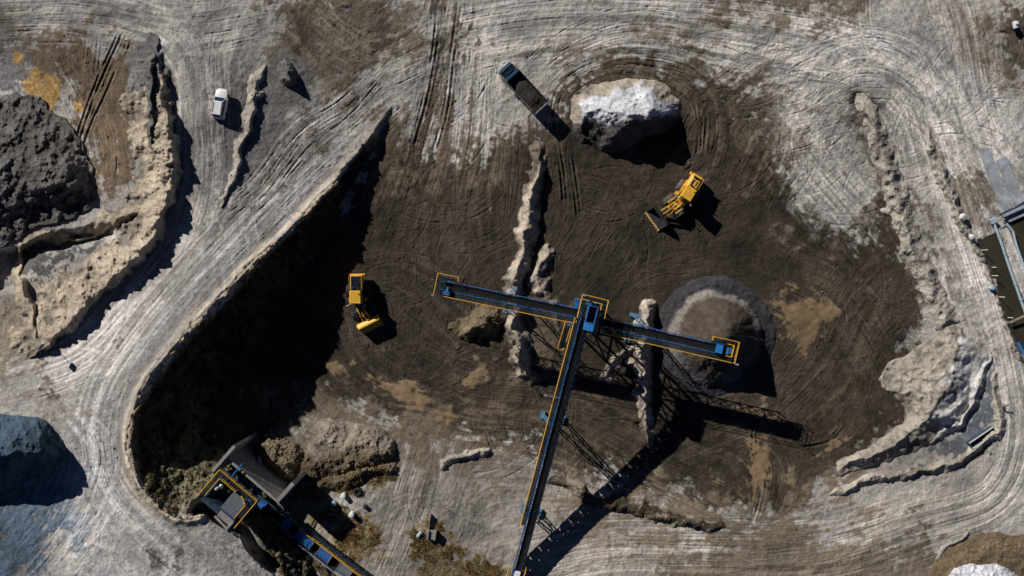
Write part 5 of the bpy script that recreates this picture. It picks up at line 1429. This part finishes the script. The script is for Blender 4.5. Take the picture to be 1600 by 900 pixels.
for k_, (lx, ly, rr_) in enumerate(((-2.05, .15, .33), (-1.75, .75, .36))):
    q = Matrix.Rotation(ha, 3, 'Z') @ Vector((lx, ly, 1.25))
    tag(MB().rock((0, 0, 0), rr_, 60 + k_).build('pale_boulder', M['whitestone'], None, (hx + q.x, hy + q.y, 9.0 + q.z), smooth_=True), ['smaller pinkish white boulder on the hopper rim by the walkway', 'larger pinkish white boulder caught on the hopper rim'][k_], 'boulder', 'pale boulders on the hopper')
bm_ = MB(); bm_.bar((0, 0, 0), (3.6, 0, 0), .35, .3); o = bm_.build('concrete_beam', M['concrete'], None, at(336, 806, 9.25), (0, 0, ha - .1)); tag(o, 'cracked concrete beam edging the hopper pad', 'concrete beam')

# blue covered conveyor leaving the hopper to the lower right
B0, B1 = P2(398, 780, 2.6), P2(590, 930, 6.0)
d = B1 - B0; BL = math.hypot(d.x, d.y); bs = d.z / BL
bc = thing('covered_conveyor', 'conveyor with blue half-round covers leaving the feed hopper', 'conveyor', (B0.x, B0.y, 1.0), math.atan2(d.y, d.x))
bp_ = lambda s_, yy, dz=0: Vector((s_, yy, B0.z - 1.0 + bs * s_ + dz))
b = MB(); b.loft([[bp_(BL * i / 10, yy, zz) for yy, zz in ((-.6, .12), (-.3, 0), (.3, 0), (.6, .12), (.6, .15), (.3, .03), (-.3, .03), (-.6, .15))] for i in range(11)]); b.build('belt', M['black_belt'], bc)
f = MB()
for s_ in (-1, 1):
    f.bar(bp_(0, s_ * .85, -.05), bp_(BL, s_ * .85, -.05), .14, .3)
    for k_ in range(11):
        q = bp_(BL * k_ / 10, s_ * .85)
        if k_ % 2 == 0: f.bar(q, (q.x, q.y * 1.3, -1.2), .14)
for k_ in range(11):
    f.bar(bp_(BL * k_ / 10, -.85, -.2), bp_(BL * k_ / 10, .85, -.2), .1)
f.build('frame', M['frame'], bc)
def u2s(u):      # plan u of a cover centre to distance along the belt
    return (u - 398) / (590 - 398) * BL
for k_, (u, ln, mm) in enumerate(((410, 1.2, 'cover'), (449, 1.5, 'cover'), (478, 2.7, 'cover'), (509, 2.0, 'cover'), (540, 2.0, 'greycover'), (568, 2.0, 'cover'))):
    s0 = u2s(u)
    m_ = MB(); n = 12
    rings = []
    for e in (-ln / 2, ln / 2):
        rings.append([bp_(s0 + e, .88 * math.cos(math.pi * i / n), .15 + .82 * math.sin(math.pi * i / n)) for i in range(n + 1)] + [bp_(s0 + e, .85 * math.cos(math.pi * i / n), .15 + .78 * math.sin(math.pi * i / n)) for i in range(n, -1, -1)])
    m_.loft(rings)
    o = m_.build('belt_cover', M[mm], bc, smooth_=True)
    if mm == 'greycover': o['label'] = 'grey cover among the blue ones'
    if u > 470:
        for e in (-ln / 2 - .08, ln / 2 + .08):
            hpz = MB()
            hpz.path([bp_(s0 + e, .95 * math.cos(math.pi * i / 8), .1 + .92 * math.sin(math.pi * i / 8)) for i in range(9)], .045, 6)
            hpz.build('cover_hoop', M['pale_steel'], bc)
g = MB(); grating(g, bp_(3.0, .98, -.05), bp_(BL, .98, -.05), (0, 1, 0), .6, .24); g.build('walkway', M['grate'], bc)
r_ = MB(); rail_run(r_, [bp_(8.6, 1.0, 0), bp_(BL, 1.0, 0)], 1.6, 1.1); r_.build('handrail', M['yellow'], bc)
r_ = MB(); rail_run(r_, [bp_(3.5, 1.6, 0), bp_(BL, 1.6, 0)], 1.6, 1.1); r_.build('outer_rail', M['frame'], bc)
r_ = MB(); rail_run(r_, [bp_(9.5, -1.1, 0), bp_(BL, -1.1, 0)], 1.6, .7); r_.build('side_rail', M['pale_steel'], bc)

# ------------------------------------------------------------------ right edge: water, pipes, slabs, posts
def sheet(name, pts, z, material, kind):
    m_ = MB()
    P = [P2(u, v, z) for u, v in pts]
    o0 = sum(P, Vector()) / len(P)
    m_._add([p - o0 for p in P], [tuple(range(len(P)))])
    return tag(m_.build(name, material, None, o0), kind=kind)
zA = ground_z(1560, 430) + .45
sheet('water', [(1526, 374), (1558, 360), (1580, 418), (1608, 478), (1668, 560), (1668, 668), (1596, 570), (1568, 502), (1546, 440)], zA, M['water'], 'structure')
zB_ = ground_z(1610, 380) + .45
sheet('water', [(1572, 352), (1618, 312), (1710, 324), (1710, 488), (1640, 478), (1608, 434), (1584, 388)], zB_, M['water'], 'structure')
zC = ground_z(1586, 39)

def pipe_thing(label, pts, r, m_, zoff=.35, cat='pipe', group=None, name='pipe'):
    P = [P2(u, v, 2.2 + zoff) for u, v in pts]
    o0 = P[0].copy()
    mb = MB()
    pp = [p - o0 for p in P]
    for a, b in zip(pp[:-1], pp[1:]):
        mb.tube(a, b, r, 12)
        L_ = (b - a).length
        for k_ in range(1, int(L_ / 2.5) + 1):
            c_ = a.lerp(b, k_ * 2.5 / L_) if k_ * 2.5 < L_ else b
            dd = (b - a).normalized() * .06
            mb.tube(c_ - dd, c_ + dd, r * 1.35, 12)
    for p in pp[1:-1]:
        mb.lathe(p - Vector((0, 0, r)), (0, 0, 1), [(r * .2, 0), (r, r * .5), (r, r * 1.5), (r * .2, 2 * r)], 12)
    return tag(mb.build(name, m_, None, o0, smooth_=True), label, cat, group)
pipe_thing('pale blue pipe with a square end running along the dark channel', [(1552, 346), (1562, 372), (1578, 420), (1602, 488), (1640, 570)], .20, M['pipe'])
pipe_thing('rust red pipe alongside the pale blue channel pipe', [(1558, 366), (1570, 396), (1583, 432), (1606, 496), (1644, 575)], .12, M['redpipe'], .25)
pipe_thing('bent pale blue pipe curving round the right pond', [(1573, 350), (1583, 362), (1588, 382), (1600, 416), (1624, 470)], .17, M['pipe'])
pipe_thing('short bright blue pipe by the channel at the right edge', [(1591, 536), (1604, 560)], .2, M['blue_bright'])
o = MB().box((0, 0, 0), (.8, .9, .6)).build('pipe_box', M['pipe'], None, P2(1552, 345, 2.5), (0, 0, -1.1), bevel=.04); tag(o, 'small pale blue box at the upper end of the channel pipe', 'box')
o = MB().bar((0, 0, 0), tuple(P2(1604, 492, 2.9) - P2(1578, 504, 2.7)), .25, .2).build('plank', M['timber'], None, P2(1578, 504, 2.7)); tag(o, 'pale plank laid across the channel at the right edge', 'plank')
def slab_thing(label, q, z, th, name='concrete_slab', group=None, m_='slab'):
    P = [P2(u, v, z) for u, v in q]
    o0 = sum(P, Vector()) / 4
    mb = MB(); mb._add([p - o0 for p in P] + [p - o0 - Vector((0, 0, th)) for p in P], [(0, 1, 2, 3), (7, 6, 5, 4), (0, 4, 5, 1), (1, 5, 6, 2), (2, 6, 7, 3), (3, 7, 4, 0)])
    return tag(mb.build(name, M[m_], None, o0, bevel=.02), label, 'slab', group)
slab_thing('long pale concrete slab ramp, left one of the pair above the pond', [(1530, 232), (1546, 232), (1583, 324), (1567, 332)], ground_z(1560, 290) + .3, .5)
slab_thing('long pale concrete slab ramp, right one of the pair above the pond', [(1558, 250), (1573, 244), (1600, 315), (1586, 323)], ground_z(1585, 290) + .3, .5)
slab_thing('broad wet concrete apron dipping into the right pond', [(1565, 336), (1602, 320), (1608, 334), (1578, 347)], ground_z(1585, 330) + .25, .6)
o = MB().bar((0, 0, 0), tuple(P2(1606, 316, 3.0) - P2(1562, 336, 3.0)), .22, .3).build('steel_beam', M['frame'], None, P2(1562, 336, 3.0)); tag(o, 'dark steel beam lying across the foot of the slab ramps', 'beam')
sh = MB(); sh.prism([(-.9, -.28), (-.4, -.05), (.1, .28), (.8, -.30), (.9, -.36), (.2, .05), (-.2, -.15)], 'z', 0, .06); o = sh.build('white_sheet', M['tarp'], None, P2(1566, 347, 2.7), (.2, .15, 0)); tag(o, 'crumpled white sheet between the channel pipes', 'sheet')
for k_, (u, v) in enumerate(((1533, 391), (1546, 418), (1549, 431), (1559, 464), (1572, 496))):
    g0 = ground_z(u, v)
    o = MB().tube((0, 0, -1.0), (0, 0, 1.7), .06, 8).build('fence_post', M['tarp'], None, at(u, v, g0)); tag(o, ['thin white bank post nearest the pale blue pipe box', 'second thin white bank post down from the pipe box', 'middle one of the five thin white bank posts', 'thin white bank post just below the pale blue drum', 'lowest thin white bank post, beside the pale plank'][k_], 'post', 'white posts along the channel bank')
# loose boulders, drum and trough
for u, v, r_, lb in ((1503, 340, .62, 'largest round white boulder on the stony berm by the channel'), (1518, 370, .5, 'middle-sized white boulder on the stony berm below the largest'), (1523, 378, .22, 'smallest white stone below the two round white boulders')):
    z = top_z(u, v)
    tag(MB().rock((0, 0, 0), r_, int(u), 3, .8).build('boulder', M['whitestone'], None, (*unproj(u, v, z), z + r_ * .4), smooth_=True), lb, 'boulder', 'white boulders on the stony berm')
z = top_z(1547, 450); o = MB().lathe((0, 0, 0), (0, 0, 1), [(.3, 0), (.31, .02), (.31, .3), (.33, .32), (.31, .34), (.31, .6), (.33, .62), (.31, .64), (.31, .88), (.27, .9)], 20).build('blue_drum', M['pipe'], None, (*unproj(1547, 450, z), z - .05), smooth_=True); tag(o, 'pale blue drum standing on the bank beside the channel', 'drum')
z = top_z(1534, 684)
t0, t1 = P2(1515, 696, z + .5), P2(1552, 671, z + .5)
d = t1 - t0; LT = d.length
tg = thing('steel_trough', 'long open steel trough lying on the wet silt at lower right', 'trough', ((t0.x + t1.x) / 2, (t0.y + t1.y) / 2, z - .05), math.atan2(d.y, d.x))
m_ = MB(); m_.box((0, -.5, .45), (LT, .08, .9)); m_.box((0, .5, .45), (LT, .08, .9)); m_.box((0, 0, .06), (LT, .92, .08)); m_.box((-LT / 2, 0, .45), (.08, .92, .9)); m_.box((LT / 2, 0, .45), (.08, .92, .9)); m_.build('trough_body', M['frame'], tg)
m_ = MB(); m_.bar((-LT / 2, .5, .94), (LT / 2, .5, .94), .16, .06); m_.bar((-LT / 2, -.5, .94), (LT / 2, -.5, .94), .2, .06); m_.build('rim', M['tarp'], tg)
o = MB().bar((-.3, 0, .3), (.5, .4, .9), .12).tube((0, 0, 0), (0, 0, 1.2), .06, 8).build('marker_post', M['rust'], None, at(1566, 636)); tag(o, 'short leaning marker stake beside the right haul road', 'stake')
# post with a box at the left road junction
z = top_z(80, 540)
ps = thing('sign_post', 'thin post with a small box sign where the left roads meet', 'post', (*unproj(80, 540, z), z - .1), -.6)
MB().tube((0, 0, 0), (0, 0, 2.5), .045, 8).build('pole', M['pale_steel'], ps)
MB().box((0, 0, 2.6), (.14, .9, .75)).build('sign_box', M['frame'], ps, bevel=.02)
# drums, tank and block on the overgrown ground
for k_, (u, v, lb, mm, lying) in enumerate(((538, 773, 'white topped drum standing in the brush clearing', 'tarp', 0), (523, 785, 'pale drum nearest the blue covers in the brush clearing', 'pale_steel', 0), (551, 802, 'slim white drum at the edge of the dry brush', 'tarp', 0))):
    z = top_z(u, v)
    o = MB().lathe((0, 0, 0), (0, 0, 1), [(.36, 0), (.38, .02), (.38, .4), (.41, .43), (.38, .46), (.38, .8), (.41, .83), (.38, .86), (.38, 1.15), (.34, 1.18)], 20).build('drum', M[mm], None, (*unproj(u, v, z), z - .05), smooth_=True)
    tag(o, lb, 'drum', 'drums in the brush clearing')
z = top_z(559, 768); o = MB().lathe((0, 0, 0), (0, 0, 1), [(.32, .02), (.55, 0), (.62, .1), (.62, .3), (.55, .4), (.32, .38), (.30, .2), (.32, .02)], 24).build('old_tyre', M['tyre'], None, (*unproj(559, 768, z), z), smooth_=True); tag(o, 'black tyre lying flat at the top of the brush clearing', 'tyre')
z = top_z(571, 791); o = MB().lathe((0, 0, 0), (0, 0, 1), [(.3, 0), (.32, .02), (.32, .5), (.26, .52)], 18).build('bucket', M['tyre'], None, (*unproj(571, 791, z), z), smooth_=True); tag(o, 'black shadow-hole stand-in right of the drums in the brush clearing', 'bucket')  # black shape added for a shadow hole, no real bucket
z = top_z(675, 834)
cbk = thing('concrete_block', 'square weathered concrete block with a slot above the lower brush patch', 'concrete block', (*unproj(675, 834, z), z - .2), -.15)
m_ = MB(); m_.box((-.55, 0, .6), (.25, 1.4, 1.2)); m_.box((.55, 0, .6), (.25, 1.4, 1.2)); m_.box((0, 0, .45), (.84, 1.3, .9)); m_.build('block', M['concrete'], cbk, bevel=.03)
m_ = MB(); m_.box((-.62, 1.9, .35), (.12, 2.2, .8)); m_.build('side_plate', M['concrete'], cbk)
o = MB().tube((-.5, 0, .25), (.5, 0, .25), .26, 16).build('pipe_offcut', M['pipe'], None, at(656, 834), (0, 0, .9), smooth_=True); tag(o, 'short pale blue pipe offcut left of the concrete block', 'pipe')
o = MB().box((0, 0, 0), (.5, 1.1, .5)).box((.1, .2, .35), (.4, .5, .3)).build('pump_housing', M['tarp'], None, P2(1586, 39, zC + .4), (0, 0, .2), bevel=.06); tag(o, 'small white housing standing on dark ground in the top right corner', 'pump')

# ------------------------------------------------------------------ ground cover and loose stones
def sample(mask_fn, n, seed):
    r = np.random.default_rng(seed)
    out = []
    w = mask_fn.ravel().astype(np.float64); w = np.clip(w, 0, None); w /= w.sum()
    k_ = r.choice(w.size, n, p=w)
    i, j = np.divmod(k_, NU)
    return i, j, r
ZT_ = np.maximum(Zg, Zb + Hsum)
def blades(name, i, j, r, size, m_, per=6, lean=.9):
    n = len(i)
    u = U[j] + r.uniform(-.6, .6, n); v = V[i] + r.uniform(-.6, .6, n); z = ZT_[i, j]
    kk = (CAM_H - z) / CAM_H
    bx, by = (u - 800) * .1 * kk, (450 - v) * .1 * kk
    V_ = np.zeros((n, per, 3, 3), np.float32)
    a = r.uniform(0, 2 * np.pi, (n, per)); L_ = size * r.uniform(.5, 1.4, (n, per)); ln = r.uniform(.25, lean, (n, per))
    wd = L_ * r.uniform(.10, .26, (n, per))
    for q, (f1, f2) in enumerate(((0, 1), (0, -1), (1, 0))):
        V_[..., q, 0] = bx[:, None] + np.cos(a) * (L_ * ln * f1 + .05) - np.sin(a) * wd * f2
        V_[..., q, 1] = by[:, None] + np.sin(a) * (L_ * ln * f1 + .05) + np.cos(a) * wd * f2
        V_[..., q, 2] = z[:, None] - .05 + L_ * np.sqrt(1 - np.clip(ln, 0, .95) ** 2) * f1
    co = V_.reshape(-1, 3)
    nt = n * per
    me = bpy.data.meshes.new(name)
    me.vertices.add(len(co)); me.vertices.foreach_set('co', co.ravel())
    me.loops.add(nt * 3); me.loops.foreach_set('vertex_index', np.arange(nt * 3, dtype=np.int32))
    me.polygons.add(nt); me.polygons.foreach_set('loop_start', np.arange(0, nt * 3, 3, dtype=np.int32))
    me.update(calc_edges=True)
    me.materials.append(m_)
    o = bpy.data.objects.new(name, me); COL.objects.link(o)
    return tag(o, kind='stuff')
def region(polys, soft=8):
    m_ = np.zeros(UU.shape)
    for P in polys:
        sl, sd = poly_field(P, 20, 1.0, WU=WUR, WV=WVR)
        m_[sl] = np.maximum(m_[sl], smooth((sd + soft * N_mid[sl]) / soft))
    return m_
BR = region([[(486, 776), (540, 742), (590, 732), (596, 752), (540, 766), (498, 786)], [(506, 800), (540, 796), (590, 790), (592, 850), (560, 880), (520, 850)], [(648, 846), (700, 834), (724, 870), (780, 886), (800, 960), (640, 960)]])
i, j, r = sample(BR * np.clip(.35 + N_mid, .03, 2), 4200, 31)
blades('dry_brush', i, j, r, .26, M['brush'], 7)
low = slope_mask * (1 - wallness) * np.clip(.3 + N_mid * .8, .03, 2)
i, j, r = sample(low * (.15 + gentle), 2600, 32)
blades('slope_grass', i, j, r, .22, M['grass'], 6)
LV = slope_mask * smooth((cliff - .72) / .15) * (1 - wallness) * np.clip(.2 + N_mid, 0, 2)
sl, d, side, ex = line_field([(858, 752, 1), (930, 776, 1), (1010, 800, 1), (1060, 814, 1), (1128, 820, 1)], 14, 1.0)
LV[sl] += np.clip(1 - d / 9, 0, 1) * np.clip(.1 + N_mid[sl], 0, 2) * 1.5
i, j, r = sample(LV, 1500, 33)
blades('dry_grass', i, j, r, .22, M['brush'], 6)

def stones(name, mask_, n, seed, size, m_):
    i, j, r = sample(mask_, n, seed)
    t = bmesh.new(); bmesh.ops.create_icosphere(t, subdivisions=1, radius=1)
    bv = np.array([v.co[:] for v in t.verts], np.float32); bf = np.array([[v.index for v in f.verts] for f in t.faces], np.int32); t.free()
    u = U[j] + r.uniform(-.6, .6, n); v = V[i] + r.uniform(-.6, .6, n); z = ZT_[i, j]
    kk = (CAM_H - z) / CAM_H
    pos = np.stack([(u - 800) * .1 * kk, (450 - v) * .1 * kk, z], 1)
    s_ = size * np.exp(r.normal(0, .45, n))
    sc = s_[:, None] * r.uniform(.6, 1.2, (n, 3)) * np.array([1, 1, .75])
    jit = 1 + r.uniform(-.4, .25, (n, len(bv), 1))
    co = (pos[:, None] + bv[None] * jit * sc[:, None]).astype(np.float32).reshape(-1, 3)
    fc = (bf[None] + (np.arange(n) * len(bv))[:, None, None]).reshape(-1, 3).astype(np.int32)
    me = bpy.data.meshes.new(name)
    me.vertices.add(len(co)); me.vertices.foreach_set('co', co.ravel())
    me.loops.add(fc.size); me.loops.foreach_set('vertex_index', fc.ravel())
    me.polygons.add(len(fc)); me.polygons.foreach_set('loop_start', np.arange(0, fc.size, 3, dtype=np.int32))
    me.update(calc_edges=True); me.materials.append(m_)
    o = bpy.data.objects.new(name, me); COL.objects.link(o)
    return tag(o, kind='stuff')
BB = region([[(404, 694), (440, 680), (474, 694), (482, 712), (470, 740), (444, 752), (424, 740)], [(470, 728), (520, 734), (600, 722), (612, 734), (520, 760), (470, 764)]])
stones('rubble', BB, 1100, 41, .13, mat('brown_rubble', (0.19, 0.145, 0.095), .95, 0, .3, 3, 0, .15))
ST = (Hsum > .2) * np.clip(.2 + N_mid, 0.02, 2) * .8 + .05 * np.clip(N_mid - .6, 0, 1)
ST[:] *= (np.hypot(UU - 1115, VV - 523) > 95)
stones('loose_stones', ST, 4500, 42, .075, M['stone'])
